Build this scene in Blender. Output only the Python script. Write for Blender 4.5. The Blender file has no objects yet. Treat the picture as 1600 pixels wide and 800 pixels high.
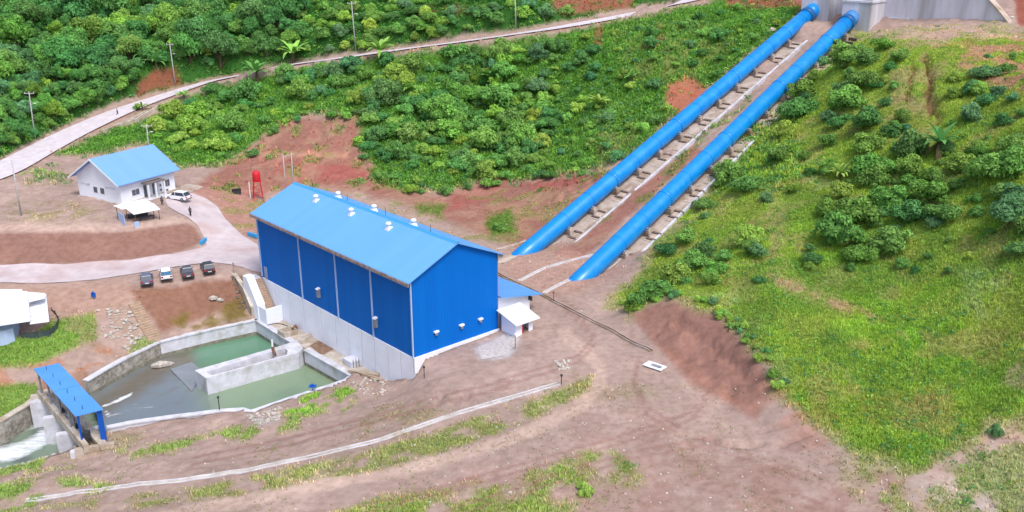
import bpy, math, random
import numpy as np
from mathutils import Vector, Matrix
random.seed(7); RS=np.random.RandomState(11)
S=bpy.context.scene; COL=S.collection
PI=math.pi; R=math.radians

# ---------------------------------------------------------------- camera
CAM_H=50.0; FPX=1400.0; PITCH=R(19.62)
cd=bpy.data.cameras.new('camera'); cam=bpy.data.objects.new('camera',cd); COL.objects.link(cam)
cam.location=(0,0,CAM_H); cam.rotation_euler=(PI/2-PITCH,0,0)
cd.sensor_width=36; cd.lens=36*FPX/1600; cd.clip_start=1; cd.clip_end=3000
S.camera=cam
# ---------------------------------------------------------------- sky and sun (bright overcast)
SUN_EL=R(58); SUN_AZ=R(148)      # azimuth of the sun clockwise from +Y
W=bpy.data.worlds.new('World'); S.world=W; W.use_nodes=True
nt=W.node_tree; sky=nt.nodes.new('ShaderNodeTexSky'); sky.sky_type='NISHITA'; sky.sun_disc=False
sky.sun_elevation=SUN_EL; sky.sun_rotation=SUN_AZ; sky.air_density=1.0; sky.dust_density=3.5; sky.ozone_density=1.0
bg=nt.nodes['Background']; bg.inputs['Strength'].default_value=0.14
hsv=nt.nodes.new('ShaderNodeHueSaturation'); hsv.inputs['Saturation'].default_value=.78   # thin bright cloud over the whole sky
nt.links.new(sky.outputs[0],hsv.inputs['Color']); nt.links.new(hsv.outputs[0],bg.inputs[0])
sd=bpy.data.lights.new('sun','SUN'); sd.energy=1.5; sd.angle=R(18); sd.color=(1,0.98,0.96)
sun=bpy.data.objects.new('sun',sd); COL.objects.link(sun)
dv=Vector((math.sin(SUN_AZ)*math.cos(SUN_EL),math.cos(SUN_AZ)*math.cos(SUN_EL),math.sin(SUN_EL)))
sun.rotation_euler=dv.to_track_quat('Z','Y').to_euler(); sun.location=dv*300
S.view_settings.view_transform='Standard'; S.view_settings.look='None'
S.view_settings.exposure=0.67; S.view_settings.gamma=1
S.render.resolution_x=1024; S.render.resolution_y=512

# ---------------------------------------------------------------- measuring
cp,sp=math.cos(PITCH),math.sin(PITCH)
def ray(px,py):
    v=py-400.0
    return px-800.0, FPX*cp-v*sp, -(FPX*sp+v*cp)
def P(px,py,z=0.0):
    x,y,dz=ray(px,py); t=(CAM_H-z)/(-dz)
    return (x*t,y*t,z)
def PP(pts,z=None):
    return [P(p[0],p[1],p[2] if z is None else z) for p in pts]
def proj(x,y,z):
    zz=z-CAM_H; d=y*cp-zz*sp
    return 800+FPX*x/d, 400+FPX*(-y*sp-zz*cp)/d, d
def noise2(x,y,s=0):
    xi=np.floor(x).astype(np.int64); yi=np.floor(y).astype(np.int64); fx=x-xi; fy=y-yi
    def h(a,b):
        n=(a*374761393+b*668265263+s*982451653)&0x7fffffff
        n=((n^(n>>13))*1274126177)&0x7fffffff
        return ((n^(n>>16))&0xffff)/65535.0
    u=fx*fx*(3-2*fx); v=fy*fy*(3-2*fy)
    a=h(xi,yi);b=h(xi+1,yi);c=h(xi,yi+1);d=h(xi+1,yi+1)
    return (a+(b-a)*u)*(1-v)+(c+(d-c)*u)*v
def fbm(x,y,o=4,s=0):
    r=0;a=.5;t=0
    for i in range(o):
        r=r+a*noise2(x,y,s+i*17); t+=a; a*=.5; x=x*2.03+3.1; y=y*2.03-1.7
    return r/t
def inpoly(x,y,poly):
    x=np.asarray(x,float);y=np.asarray(y,float); c=np.zeros(x.shape,bool); n=len(poly)
    for i in range(n):
        x1,y1=poly[i][:2];x2,y2=poly[(i+1)%n][:2]
        if y1==y2: continue
        m=((y1>y)!=(y2>y))&(x<(x2-x1)*(y-y1)/(y2-y1)+x1); c^=m
    return c
def segdist(x,y,pts,closed=True):
    n=len(pts); best=np.full(np.shape(x),1e9); bx=np.zeros(np.shape(x)); by=np.zeros(np.shape(x)); bt=np.zeros(np.shape(x))
    for i in range(n if closed else n-1):
        x1,y1=pts[i][:2];x2,y2=pts[(i+1)%n][:2]; dx,dy=x2-x1,y2-y1; L=dx*dx+dy*dy+1e-9
        t=np.clip(((x-x1)*dx+(y-y1)*dy)/L,0,1); qx=x1+t*dx;qy=y1+t*dy
        d=np.hypot(x-qx,y-qy); m=d<best
        best=np.where(m,d,best);bx=np.where(m,qx,bx);by=np.where(m,qy,by);bt=np.where(m,i+t,bt)
    return best,bx,by,bt
def smooth(a,b,x):
    t=np.clip((x-a)/(b-a),0,1); return t*t*(3-2*t)

# ---------------------------------------------------------------- terrain control points (pixel row/column and level in metres)
# powerhouse frame
PH_O=(-12.36,102.03); PH_A=R(42.89); PH_L=39.0; PH_W=14.24; PH_H=10.55; PH_R=3.1
gu=(math.cos(PH_A),math.sin(PH_A)); lu=(-math.sin(PH_A),math.cos(PH_A))
def PH(a,b,z=0): return (PH_O[0]+gu[0]*a+lu[0]*b, PH_O[1]+gu[1]*a+lu[1]*b, z)
PIPE_R=[(12.9,132.4,0.9),(70.4,193.3,33.3)]
PIPE_L=[(4.6,145.0,0.9),(64.9,202.6,34.0)]
ctl=[ # foreground and yard
(1000,800,-.5),(1200,800,0),(800,800,-.6),(600,800,-1.2),(400,800,-2.2),(200,800,-3.6),(0,800,-4.8),(-150,800,-6),
(1000,700,-.2),(1200,700,.2),(800,700,-.5),(600,740,-1.5),(400,745,-3.4),(200,765,-4.4),(60,782,-5.0),(0,760,-5.6),
(700,660,-1.2),(550,690,-2.8),(800,630,-.7),(870,600,-.1),(1000,600,0),(900,560,0),(1000,550,.2),(900,500,0),(830,530,-.3),(760,545,-.3),
(700,572,-.7),(668,590,-.9),(662,612,-1.7),(640,632,-2.6),(600,620,-4.0),(610,596,-4.6),(560,615,-4.8),(500,630,-5.3),(440,650,-5.6),(380,655,-5.7),(300,660,-5.8),(200,680,-6.0),
(450,680,-4.6),(350,700,-5.0),(250,705,-5.6),(150,725,-6.0),(60,740,-6.2),(130,700,-6.5),(0,735,-6.8),(-100,760,-7),(100,745,-5.6),
(650,650,-1.9),(900,700,-.3),(930,600,0),(1050,620,.1),(1100,650,.2),(850,480,0),(800,440,0),(840,420,0),(790,400,0),(800,380,.2),
(900,440,.3),(940,450,.4),(950,480,.3),(870,415,.2),(820,400,.1),
# cut bank
(975,492,.4),(1010,522,.4),(1080,572,.5),(1150,622,.5),(1195,640,.8),(1050,470,4.0),(1120,492,4.6),(1168,545,4.2),(1198,598,3.4),(1225,640,2.0),(985,482,1.8),
# right hill
(1600,800,1.6),(1400,800,.6),(1300,760,.4),(1300,700,1.2),(1400,720,1.8),(1250,670,1.2),(1500,740,2.2),(1600,700,4),(1500,640,4.5),(1400,640,3.6),(1300,620,3.2),
(1200,540,4.9),(1250,560,4.6),(1300,520,6.2),(1200,480,6.3),(1400,500,7),(1500,500,9),(1600,500,10.5),(1600,600,7),(1700,600,9),(1750,800,4),(1750,400,19),
(1100,440,5.0),(1060,440,3.6),(1020,440,1.6),(1010,400,2.8),(1060,380,4.6),(1200,400,8.5),(1300,400,9.6),(1400,400,10.5),(1500,400,12.8),(1600,400,15),
(1100,330,6.8),(1200,300,12),(1300,300,13.8),(1400,300,15.5),(1500,300,17.8),(1600,300,20),(1300,200,19.5),(1400,200,21.5),(1500,200,23),(1600,200,25),
(1300,120,25.5),(1400,120,27.5),(1500,120,28.5),(1600,110,30),(1400,75,31.3),(1500,75,32.0),(1600,70,32.6),(1360,55,32.5),(1450,42,33.8),(1575,45,34),(1700,60,36),(1750,200,29),
# left of the pipes, below the road
(1000,22,31),(1080,-2,34),(960,30,30),(860,45,28),(740,62,25),(640,75,22.5),(540,90,20),(440,103,17),(375,118,14.5),(320,130,12.5),(255,152,10),(190,175,8),(120,205,6.5),(60,235,5.5),(0,262,5),(-70,292,4.8),
(470,150,12.5),(470,190,9),(470,215,6.5),(470,245,5),(470,290,.6),(410,310,.2),(600,150,14.5),(600,200,9),(600,250,4.2),(600,290,1),(600,330,0),(540,290,.8),(540,240,4.8),
(750,100,19.5),(750,150,13),(750,200,8),(750,260,3.5),(750,300,.8),(750,350,.2),(680,320,.2),(680,260,3.6),(850,100,21),(850,150,14.5),(850,200,9.2),(850,250,5.2),(850,300,3),(850,340,1.4),(800,370,.3),
(950,100,22.5),(950,150,16.5),(950,200,12.5),(950,240,9.3),(1100,50,29),(1100,100,23.6),(1100,130,20.6),(1180,70,28.5),(1200,30,33),(1250,40,32),(1050,80,26),
(670,120,17.5),(540,130,15.5),(350,165,9.6),(300,200,6.8),(250,195,7.2),(350,220,5.2),(400,210,6.6),(400,245,3.6),(330,262,3.2),(200,225,5),(150,250,4.3),(290,265,3.6),
# house plateau, berm, yard road
(60,300,4.0),(0,320,3.7),(100,300,4.0),(150,330,4.0),(60,345,3.8),(0,358,3.6),(100,358,3.6),(200,352,3.6),(250,346,3.6),(285,341,3.4),(230,330,4.0),(280,300,3.9),(300,300,3.6),(-100,350,3.6),(-100,300,4),
(0,415,0),(100,413,0),(200,406,0),(280,394,.1),(322,384,.1),(320,370,.5),(312,352,2.0),(335,340,1.3),(360,370,.2),(310,310,3.0),(340,312,2.0),(370,320,.7),(390,350,.1),
(350,290,2.4),(380,300,1.2),(0,440,0),(150,436,0),(300,412,0),(400,400,0),(400,418,0),(-100,430,0),
(230,442,0),(330,425,0),(375,428,-.2),(200,455,-.3),(100,460,-.6),(0,455,-.6),(150,475,-1.2),(400,440,-1.6),
(205,472,-1.0),(240,530,-5.0),(170,500,-2.4),(190,545,-5),(130,560,-4.6),(130,520,-2.8),(100,500,-1.8),(60,500,-2),(0,500,-2),(85,530,-2.4),(40,545,-2.7),(0,560,-3.2),(90,565,-4.8),(40,590,-5.2),(0,620,-6),(55,610,-6),(-80,600,-5),
(300,455,-1.2),(300,475,-2.8),(300,500,-4.6),(350,470,-2.8),(350,490,-4.6),(390,480,-4.4),(280,515,-5.2),(395,455,-2.4),
# above the road
(200,140,12.5),(200,100,17.5),(200,50,24),(200,0,31),(0,200,10),(0,150,14.5),(0,100,19.5),(0,50,25),(0,0,31),(100,170,10),(400,50,24.5),(400,85,20.5),(400,0,31.5),(300,105,16.5),(600,40,27.3),(600,0,33),
(800,0,34.2),(800,28,30.2),(700,40,28.5),(1000,0,34.6),(500,70,23),(100,215,7),
]
pts=[P(*c) for c in ctl]
for (a,b) in (PIPE_R,PIPE_L):
    a=Vector(a);b=Vector(b); d=(b-a); n=Vector((d.y,-d.x,0)).normalized()
    for k in range(0,11):
        s=k/10+.02
        q=a+d*s
        for o in (-3.4,0,3.4):
            if k==0 and o: continue
            pts.append((q.x+n.x*o,q.y+n.y*o,q.z-2.35+(.5 if k==0 else 0)))
for x,y,z in [(-230,330,48),(-120,340,47),(-40,330,47),(40,300,44),(90,260,42),(140,230,46),(180,200,50),(-230,420,75),(-100,430,75),(0,430,78),(100,400,75),(200,350,80),(230,200,60),(230,120,38),(-230,240,16),(-230,180,6),(-230,120,0),(-200,100,-4),
  (110,190,40),(120,150,33),(75,215,37),(100,215,40),(-30,60,-2),(60,55,2),(110,70,8),(150,100,20),(-90,60,-7),(-160,70,-8),(230,55,20)]:
    pts.append((x,y,z))
for a,b,c_ in ((.9,-.8,-.75),(3,-.9,-.5),(8,-.9,-.55),(13.5,-.9,-.75),(-.4,-1.6,-2.6),(-1.2,.5,-3.9)): pts.append(PH(a,b,c_))
for a,b in ((16,0),(16,12),(16,24),(17,39),(8,42),(-1,41)): pts.append(PH(a,b,0))
pts=np.array(pts,float)
# drop near duplicates
keep=[]
for i in range(len(pts)):
    if all((pts[i,0]-pts[j,0])**2+(pts[i,1]-pts[j,1])**2>1.2 for j in keep): keep.append(i)
pts=pts[keep]
CC=3.0
def phi(r2): return np.sqrt(r2+CC*CC)
n=len(pts); X=pts[:,:2]
A=phi(((X[:,None]-X[None])**2).sum(-1))-0.35*np.eye(n)
M=np.zeros((n+3,n+3)); M[:n,:n]=A; M[:n,n]=1; M[:n,n+1:]=X/100; M[n,:n]=1; M[n+1:,:n]=(X/100).T
sol=np.linalg.solve(M,np.r_[pts[:,2],0,0,0]); Wt=sol[:n]; Af=sol[n:]
gx=np.r_[np.arange(-235,-116,1.5),np.arange(-116,112,.5),np.arange(112,236,1.5)]
gy=np.r_[np.arange(54,190,.45),np.arange(190,290,.8),np.arange(290,462,2.)]
GX,GY=np.meshgrid(gx,gy); fx,fy=GX.ravel(),GY.ravel()
Z=np.zeros(fx.size)
for i in range(0,fx.size,40000):
    a=fx[i:i+40000];b=fy[i:i+40000]
    Z[i:i+40000]=phi((a[:,None]-X[:,0])**2+(b[:,None]-X[:,1])**2)@Wt+Af[0]+Af[1]*a/100+Af[2]*b/100
del A,M
ZS=Z.copy()                                   # smooth ground, for sheets laid on it
def grid_z(arr,x,y):
    x=np.asarray(x,float);y=np.asarray(y,float)
    i=np.clip(np.searchsorted(gx,x)-1,0,len(gx)-2); j=np.clip(np.searchsorted(gy,y)-1,0,len(gy)-2)
    u=np.clip((x-gx[i])/(gx[i+1]-gx[i]),0,1);v=np.clip((y-gy[j])/(gy[j+1]-gy[j]),0,1); G=arr.reshape(GX.shape)
    return (G[j,i]*(1-u)+G[j,i+1]*u)*(1-v)+(G[j+1,i]*(1-u)+G[j+1,i+1]*u)*v
def hit(px,py,arr=None):
    """pixels of the photograph -> points on the ground"""
    arr=ZS if arr is None else arr
    px=np.atleast_1d(np.asarray(px,float));py=np.atleast_1d(np.asarray(py,float))
    dx,dy,dz=ray(px,py); t=np.full(px.shape,.045); done=np.zeros(px.shape,bool); T=t.copy()
    for k in range(620):
        z=CAM_H+dz*t; g=grid_z(arr,dx*t,dy*t); h=(z<g)&~done
        T=np.where(h,t,T); done|=h; t=t+.0005
        if done.all(): break
    lo=T-.0005;hi=T.copy()
    for k in range(8):
        m=(lo+hi)/2; b=(CAM_H+dz*m)<grid_z(arr,dx*m,dy*m); hi=np.where(b,m,hi);lo=np.where(b,lo,m)
    return np.stack([dx*hi,dy*hi,CAM_H+dz*hi],1),hi,done
def G1(px,py):
    p,t,_=hit(px,py); return p[0],t[0]
def gz(x,y): return float(grid_z(Z,x,y))

# levels
ZW=-8.0; ZT=-5.5
far_wall=PP([(133,594),(165,575),(200,556),(248,533),(330,513),(401,498)],ZT)
east_wall=PP([(401,498),(459,534),(478,545),(551,585)],ZT)
near_wall=PP([(166,664),(205,656),(270,647),(345,638),(378,636),(394,641),(450,622),(540,593),(551,585)],ZT)
basin=[p[:2] for p in far_wall]+[p[:2] for p in east_wall[1:]]+[p[:2] for p in near_wall[::-1][1:]]
terrace=[p[:2] for p in east_wall]+[PH(-.0,2.5)[:2],PH(-.0,33)[:2]]
ZR=-9.6
river_poly=[p[:2] for p in PP([(-200,725),(-120,690),(-40,672),(0,656),(40,632),(60,617),(76,608),(133,594),(166,664),(135,688),(112,700),(60,716),(0,730),(-200,775)],-6.8)]
yard_px=[(-150,415),(0,414.5),(100,413.5),(200,407),(270,397),(312,388),(323,383),(321,374),(310,354),(298,343),(280,333),(262,322),(258,312),(300,302),(322,310),(340,323),(353,343),(378,367),(401,381),(412,395),(415,426),(395,424),(372,416),(330,410),(300,413),(262,419),(215,427),(150,437),(0,441.5),(-150,444)]
def hitpoly(px): 
    p,_,_=hit([q[0] for q in px],[q[1] for q in px]); return [(a[0],a[1]) for a in p]
yard_poly=hitpoly(yard_px)
road_c=[(-110,306,8.6,4.9),(-60,290,8.6,4.8),(0,268,8.4,5),(60,236,8,5.5),(120,205,7.6,6.5),(190,174,6.8,8),(255,151,5.8,10),(320,130,4.4,12.5),(375,118,4.2,14.5),(440,104,4.7,17),(540,90,4.7,20),(640,76,4.7,22.5),(740,63,4.7,25),(860,45.5,4.7,28),(960,28,4.7,30),(1010,18,4.7,31),(1080,0,4.7,34),(1150,-22,4,36.5)]
hp=[P(q[0],q[1],q[3]) for q in road_c]
def catmull(P_,n=8):
    out=[];P_=[np.array(p,float) for p in P_]
    for i in range(len(P_)-1):
        p0=P_[max(i-1,0)];p1=P_[i];p2=P_[i+1];p3=P_[min(i+2,len(P_)-1)]
        for k in range(n):
            t=k/n; out.append(.5*((2*p1)+(-p0+p2)*t+(2*p0-5*p1+4*p2-p3)*t*t+(-p0+3*p1-3*p2+p3)*t**3))
    out.append(P_[-1]); return out
road_line=catmull([(hp[i][0],hp[i][1],road_c[i][2]/2,hp[i][2]) for i in range(len(hp))],8)
# flatten the ground across the road
rd,rx,ry,rt=segdist(fx,fy,[(p[0],p[1]) for p in road_line],False)
zl=np.interp(rt,np.arange(len(road_line)),[p[3] for p in road_line]); k=smooth(9.5,4.6,rd); Z=Z*(1-k)+zl*k; ZS=Z.copy()
road_m=rd<3.0
# rolling and fine relief
u,v,dep=proj(fx,fy,Z)
yd,_,_,_=segdist(fx,fy,yard_poly); iny=inpoly(fx,fy,yard_poly)
calm=np.where(iny,0,smooth(0,2.5,yd))*smooth(2.6,5,rd)
hill=smooth(1.0,8.0,np.abs(Z))
Z=Z+calm*((fbm(fx*.18,fy*.18,4,1)-.5)*(.25+1.3*hill)+(fbm(fx*.9,fy*.9,3,5)-.5)*(.12+.35*hill))
# gullies and cracks cut by rain
def carve(pxs,width,depth,jit=.6):
    global Z
    h,_,_=hit([q[0] for q in pxs],[q[1] for q in pxs]); q=[(a[0],a[1]) for a in h]
    jx=fx+(fbm(fx*.7,fy*.7,3,31)-.5)*jit*2; jy=fy+(fbm(fx*.7,fy*.7,3,37)-.5)*jit*2
    d,_,_,_=segdist(jx,jy,q,False); Z=Z-depth*smooth(width,width*.25,d); return d
g_d=carve([(1448,88),(1454,110),(1450,135),(1456,160),(1464,190)],.9,1.5,1.1)
g_d2=carve([(1425,95),(1424,130),(1418,160)],.5,.6,.9)
for q in ([(1060,678),(1095,682),(1115,690),(1150,697),(1190,695)],[(1110,682),(1120,690)],[(1190,672),(1215,665),(1240,655)],[(1220,695),(1250,680),(1275,670)],
          [(790,628),(800,640)],[(690,618),(682,634)],[(725,615),(735,633)],[(712,622),(716,636)]):
    carve(q,.45,.45,.25)
uc,vc,_=proj(fx,fy,Z); cb=inpoly(uc,vc,[(985,490),(1050,468),(1120,492),(1170,545),(1204,602),(1195,634),(1150,632),(1080,580),(1005,522)])
Z=Z+cb*((np.abs(fbm(fx*.55,fy*.55,5,201)-.5)*-1.3+.15)+(fbm(fx*1.6,fy*1.6,4,203)-.5)*.45)
carve([(1060,500),(1090,520),(1120,545),(1150,575),(1180,590)],.9,.8,.7)
carve([(1030,512),(1070,530),(1110,560)],.6,.4,.7)
uc,vc,_=proj(fx,fy,Z); ra=inpoly(uc,vc,[(385,242),(450,186),(572,182),(560,232),(640,300),(790,285),(950,270),(880,350),(810,375),(640,322),(470,292),(400,305)])
Z=Z+ra*(smooth(.8,3,Z))*((np.abs(fbm(fx*.4,fy*.4,5,205)-.5)*-2.6+.3)+(fbm(fx*1.4,fy*1.4,3,207)-.5)*.4)
# water bodies, sheets and building footprints
inb=inpoly(fx,fy,basin); inr=inpoly(fx,fy,river_poly)
Z=np.where(inb,-10.2,Z); Z=np.where(inr,-11.0,Z)
int_=inpoly(fx,fy,terrace); Z=np.where(int_,ZT-.25,Z)
ph=[PH(-.1,-.1)[:2],PH(PH_W,0)[:2],PH(PH_W,PH_L)[:2],PH(-.1,PH_L)[:2]]
Z=np.where(inpoly(fx,fy,ph),-7.0,Z)
Z=np.where(iny,Z-.10,Z); Z=np.where(rd<4.4,np.minimum(Z,zl-.12),Z)
ra_=(fx-PH_O[0])*gu[0]+(fy-PH_O[1])*gu[1]; rb_=(fx-PH_O[0])*lu[0]+(fy-PH_O[1])*lu[1]
tg=-3.4+2.85*smooth(-.4,1.7,ra_)-.13*np.maximum(-rb_,0); kf=smooth(-5,-1.5,rb_)*smooth(.3,-.1,rb_)*smooth(-.6,.2,ra_)*smooth(15.5,13,ra_)
Z=np.maximum(Z,Z*(1-kf)+tg*kf)

# ---------------------------------------------------------------- ground colours: each area's own soil or cover
def L(r,g,b,k=.86): return np.array([((c/255)/12.92 if c<=10 else ((c/255+.055)/1.055)**2.4)*k for c in (r,g,b)])
TAN=L(188,157,143);PINK=L(204,170,154);RED=L(160,103,87);RED2=L(168,90,82);BROWN=L(160,114,99);BRN2=L(154,112,98);OCH=L(124,104,52);GRAVEL=L(186,172,165)
GD=L(58,104,44);GM=L(86,128,50);GY_=L(134,158,66);GB=L(110,156,54);OLV=L(140,134,84);PALE=L(205,196,192)
u,v,dep=proj(fx,fy,Z)
wob=(fbm(fx*.25,fy*.25,4,50)-.5); wob2=(fbm(fx*.25,fy*.25,4,60)-.5); wf=(fbm(fx*1.3,fy*1.3,3,77)-.5)
C=np.tile(TAN,(fx.size,1)); grass=np.zeros(fx.size)
C=C*(0.92+.25*wob)[:,None]
def paint(poly,col,k=1.,feather=5,g=0.,w=14,patch=0.,line=False,width=0):
    global C,grass
    pu=u+wob*w*2+wf*w*.7; pv=v+wob2*w*1.2+wf*w*.4
    d,_,_,_=segdist(pu,pv,poly,not line)
    if line: m=smooth(width,width*.4,d)
    else:
        ins=inpoly(pu,pv,poly); m=np.where(ins,smooth(-feather,feather,d),smooth(feather,-feather,d)*1.0)
        m=np.where(ins,.5+.5*smooth(0,feather,d),.5*smooth(feather,0,d))
    m=m*k
    if patch: 
        q=fbm(fx*.42+9,fy*.42,4,int(abs(poly[0][0]*7+poly[0][1]))%97); m=m*smooth(.5-patch*.22,.5+.08,q)
    C=C*(1-m)[:,None]+np.asarray(col)*m[:,None]
    grass=grass*(1-m)+g*m
BIG=3000
paint([(-BIG,-BIG),(1130,-BIG),(1110,-10),(1010,8),(860,36),(640,68),(450,96),(380,112),(320,124),(250,142),(190,156),(120,186),(60,216),(0,246),(-BIG,900)],GD,1,3,.9,8)
paint([(85,240),(150,212),(215,192),(330,137),(450,110),(640,83),(860,54),(1100,8),(1180,-20),(1260,10),(1240,32),(1030,200),(1000,235),(930,262),(880,268),(830,280),(760,282),(700,300),(640,294),(590,264),(560,232),(572,192),(530,176),(470,180),(420,210),(380,238),(350,258),(280,262),(230,225),(130,244)],GM,1,5,.9,8)
paint([(1340,48),(1420,56),(1600,50),(1900,50),(1900,640),(1600,660),(1500,690),(1420,735),(1340,715),(1280,670),(1245,625),(1208,604),(1175,545),(1125,488),(1052,463),(985,486),(965,475),(1005,405),(1060,340),(1130,255),(1200,188),(1285,95)],GY_,1,16,1,30)
paint([(1300,330),(1600,330),(1700,600),(1500,600),(1300,500),(1180,430)],GB,.55,30,1,20,.8)
paint([(380,242),(450,186),(572,182),(560,232),(600,280),(640,300),(700,306),(790,285),(850,282),(930,268),(965,285),(880,360),(810,385),(780,378),(640,322),(560,300),(470,290),(400,310),(300,292),(335,268)],RED,.85,6,.05,8)
paint([(400,250),(520,246),(575,268),(560,292),(440,276)],RED2,.7,6,0,10,.6)
paint([(700,302),(800,272),(780,308),(700,330)],RED2,.6,6,0,8); paint([(820,288),(900,272),(935,278),(850,302)],RED2,.7,6,0,8)
paint([(840,300),(940,290),(880,350),(790,380),(740,370),(760,320)],L(178,140,110),.6,8,.1,8,.7)
paint([(390,236),(545,238),(545,246),(390,246)],L(205,150,122),.6,2,0,4)
for q,k in (([(570,262),(620,254),(690,284),(640,302),(590,286)],.9),([(648,318),(692,318),(692,336),(650,334)],.8),([(760,342),(800,324),(806,366),(766,372)],.9),([(486,300),(505,300),(505,315),(486,312)],.6),([(800,240),(930,250),(900,275),(820,280)],.5),([(560,180),(600,175),(590,225),(562,215)],.6)):
    paint(q,GM,k,5,.9,8)
paint([(860,392),(900,380),(990,300),(1070,238),(1085,225),(1100,235),(1000,320),(905,412)],RED,.8,3,.05,4)
paint([(985,318),(1080,225),(1180,140),(1170,160),(1090,235),(1010,320)],GM,.5,3,.5,5,.6)
paint([(1044,132),(1078,120),(1114,148),(1062,176),(1038,166)],L(190,112,92),.9,4,0,5)
paint([(960,50),(1080,40),(1160,60),(1090,120),(1000,130)],OLV,.45,14,.5,16,.7)
paint([(1005,72),(1030,40),(1040,80)],RED,.6,6,.1,8,.6); paint([(930,45),(945,40),(940,75),(928,70)],RED2,.5,4,.1,5)
paint([(985,490),(1050,470),(1120,492),(1168,545),(1200,600),(1205,625),(1150,632),(1080,580),(1005,522)],BROWN,.9,5,0,12)
paint([(1010,520),(1080,572),(1150,622),(1195,632),(1180,655),(1080,600)],L(172,120,102),.8,5,0,5)
paint([(-200,365),(0,364),(100,362),(200,361),(286,348),(306,354),(318,378),(280,394),(200,406),(100,413),(-200,416)],BRN2,.95,3,.0,4)
paint([(-200,345),(0,348),(100,352),(200,348),(290,338),(286,348),(200,361),(100,362),(-200,365)],PINK,.7,4,.0,4)
paint([(20,318),(120,318),(170,340),(60,348),(10,340)],OLV,.55,8,.4,10,.7); paint([(30,262),(90,258),(110,285),(40,290)],GM,.6,6,.6,8,.6)
paint([(300,290),(400,300),(405,340),(405,380),(380,366),(352,342),(338,320),(300,300)],L(186,132,116),.85,4,0,4)
paint([(200,452),(260,446),(400,432),(405,470),(300,500),(250,520)],L(142,98,78),.9,5,.05,8)
paint([(262,502),(300,482),(360,472),(402,455),(404,492),(340,508),(290,518)],OCH,.9,4,.1,6,.3)
paint([(370,425),(404,432),(404,470),(380,460)],L(112,98,80),.7,5,0,6,.3)
paint([(0,450),(200,436),(210,470),(150,500),(60,490),(0,470)],L(190,148,128),.7,8,.0,10)
GL=L(120,150,72)
paint([(-100,550),(60,520),(84,500),(146,490),(152,528),(60,568),(-100,590)],GL,1,4,1,6)
paint([(-100,600),(55,598),(64,612),(20,648),(-100,690)],GL,.95,4,1,6)
paint([(-100,578),(70,566),(150,535),(205,556),(125,592),(60,600),(-100,604)],L(180,128,100),.8,5,.15,8,.2)
paint([(60,495),(200,470),(230,535),(180,570),(140,550)],L(168,140,118),.4,8,.15,10,.6)
paint([(210,530),(245,520),(240,545),(200,562),(205,545)],GL,.7,4,.8,6)
paint([(-100,745),(100,712),(250,692),(400,662),(556,626),(550,646),(400,686),(200,716),(-100,765)],GL,.85,5,.9,7,.12)
paint([(428,646),(480,615),(552,600),(558,630),(480,652)],L(122,160,66),.95,4,.9,7,.15)
paint([(100,690),(150,672),(240,678),(200,700),(110,712)],OLV,.5,6,.4,8,.5)
paint([(-100,762),(110,748),(190,758),(60,792),(-100,830)],GL,.9,6,.9,10,.3)
paint([(60,792),(300,760),(540,716),(700,668),(880,608),(932,588),(930,612),(780,680),(560,740),(400,772),(200,795)],L(128,146,72),.75,5,.7,10,.9)
paint([(470,820),(600,775),(800,740),(950,700),(1010,750),(900,830)],L(122,152,60),.8,8,.8,14,.8)
paint([(560,600),(700,640),(640,680),(560,690)],OLV,.45,6,.4,10,.7)
paint([(900,560),(1010,600),(1080,640),(1000,640),(900,620)],OLV,.25,8,.2,12,.7)
paint([(1180,560),(1260,640),(1300,720),(1240,700),(1190,640)],L(178,126,108),.5,10,0,8,.4)
paint([(1150,720),(1280,660),(1420,745),(1400,830),(1000,830),(1000,700)],L(162,122,110),.6,14,0,12,.2)
paint([(1430,760),(1520,715),(1900,690),(1900,900),(1400,900)],GRAVEL,.45,26,.15,24,.6)
paint([(1530,590),(1600,560),(1700,600),(1600,610)],TAN,.6,8,.2,8,.5)
paint([(1490,650),(1560,640),(1600,640),(1600,690),(1520,690)],TAN,.5,8,.3,12,.6)
paint([(200,820),(420,775),(600,740),(740,707),(840,668),(905,636),(938,600),(940,575),(920,552),(880,520)],L(212,178,160),.75,line=True,width=13,w=4)
paint([(740,545),(790,520),(815,528),(790,560),(748,562)],PALE,.8,4,0,6)
paint([(380,650),(440,632),(440,655),(400,665)],PALE,.8,4,0,6,.2)
paint([(785,395),(860,365),(905,395),(985,420),(900,460),(850,460),(790,430)],L(186,144,126),.6,6,.1,8)
paint([(880,600),(1080,650),(1300,760),(1300,830),(700,830),(600,760),(900,690)],L(164,126,114),.4,20,.0,24,.3)
for tr in ([(560,800),(760,745),(960,690),(1080,650),(1120,600)],[(620,830),(800,770),(980,712),(1100,690),(1250,740),(1400,800)],[(1000,560),(990,600),(1010,640),(1060,672)],[(780,600),(860,575),(905,560),(930,530),(900,490),(850,450)],[(1100,760),(1250,780),(1400,830)],[(300,720),(450,690),(600,650),(700,620),(800,600)]):
    for o_ in (-5,6):
        paint([(a,b+o_) for a,b in tr],L(160,120,108),.6,line=True,width=3.2,w=2)
gp=fbm(fx*.11,fy*.11,5,71); hl=(u>930)&(v>150)
m=smooth(.50,.62,gp)*grass*hl*.22; C=C*(1-m)[:,None]+L(150,138,92)*m[:,None]
m=smooth(.56,.66,fbm(fx*.3+7,fy*.3,5,72))*grass*hl*.32; C=C*(1-m)[:,None]+L(166,138,112)*m[:,None]; grass*=1-.8*m
m=smooth(.50,.40,fbm(fx*.16,fy*.16,4,73))*grass*hl*.5; C=C*(1-m)[:,None]+L(98,132,58)*m[:,None]
soil=(1-grass)*smooth(.45,.68,fbm(fx*.5,fy*.5,6,74))*.4*(v>240); C=C*(1-soil)[:,None]+C*soil[:,None]*np.array([.88,.86,.85])
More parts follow.
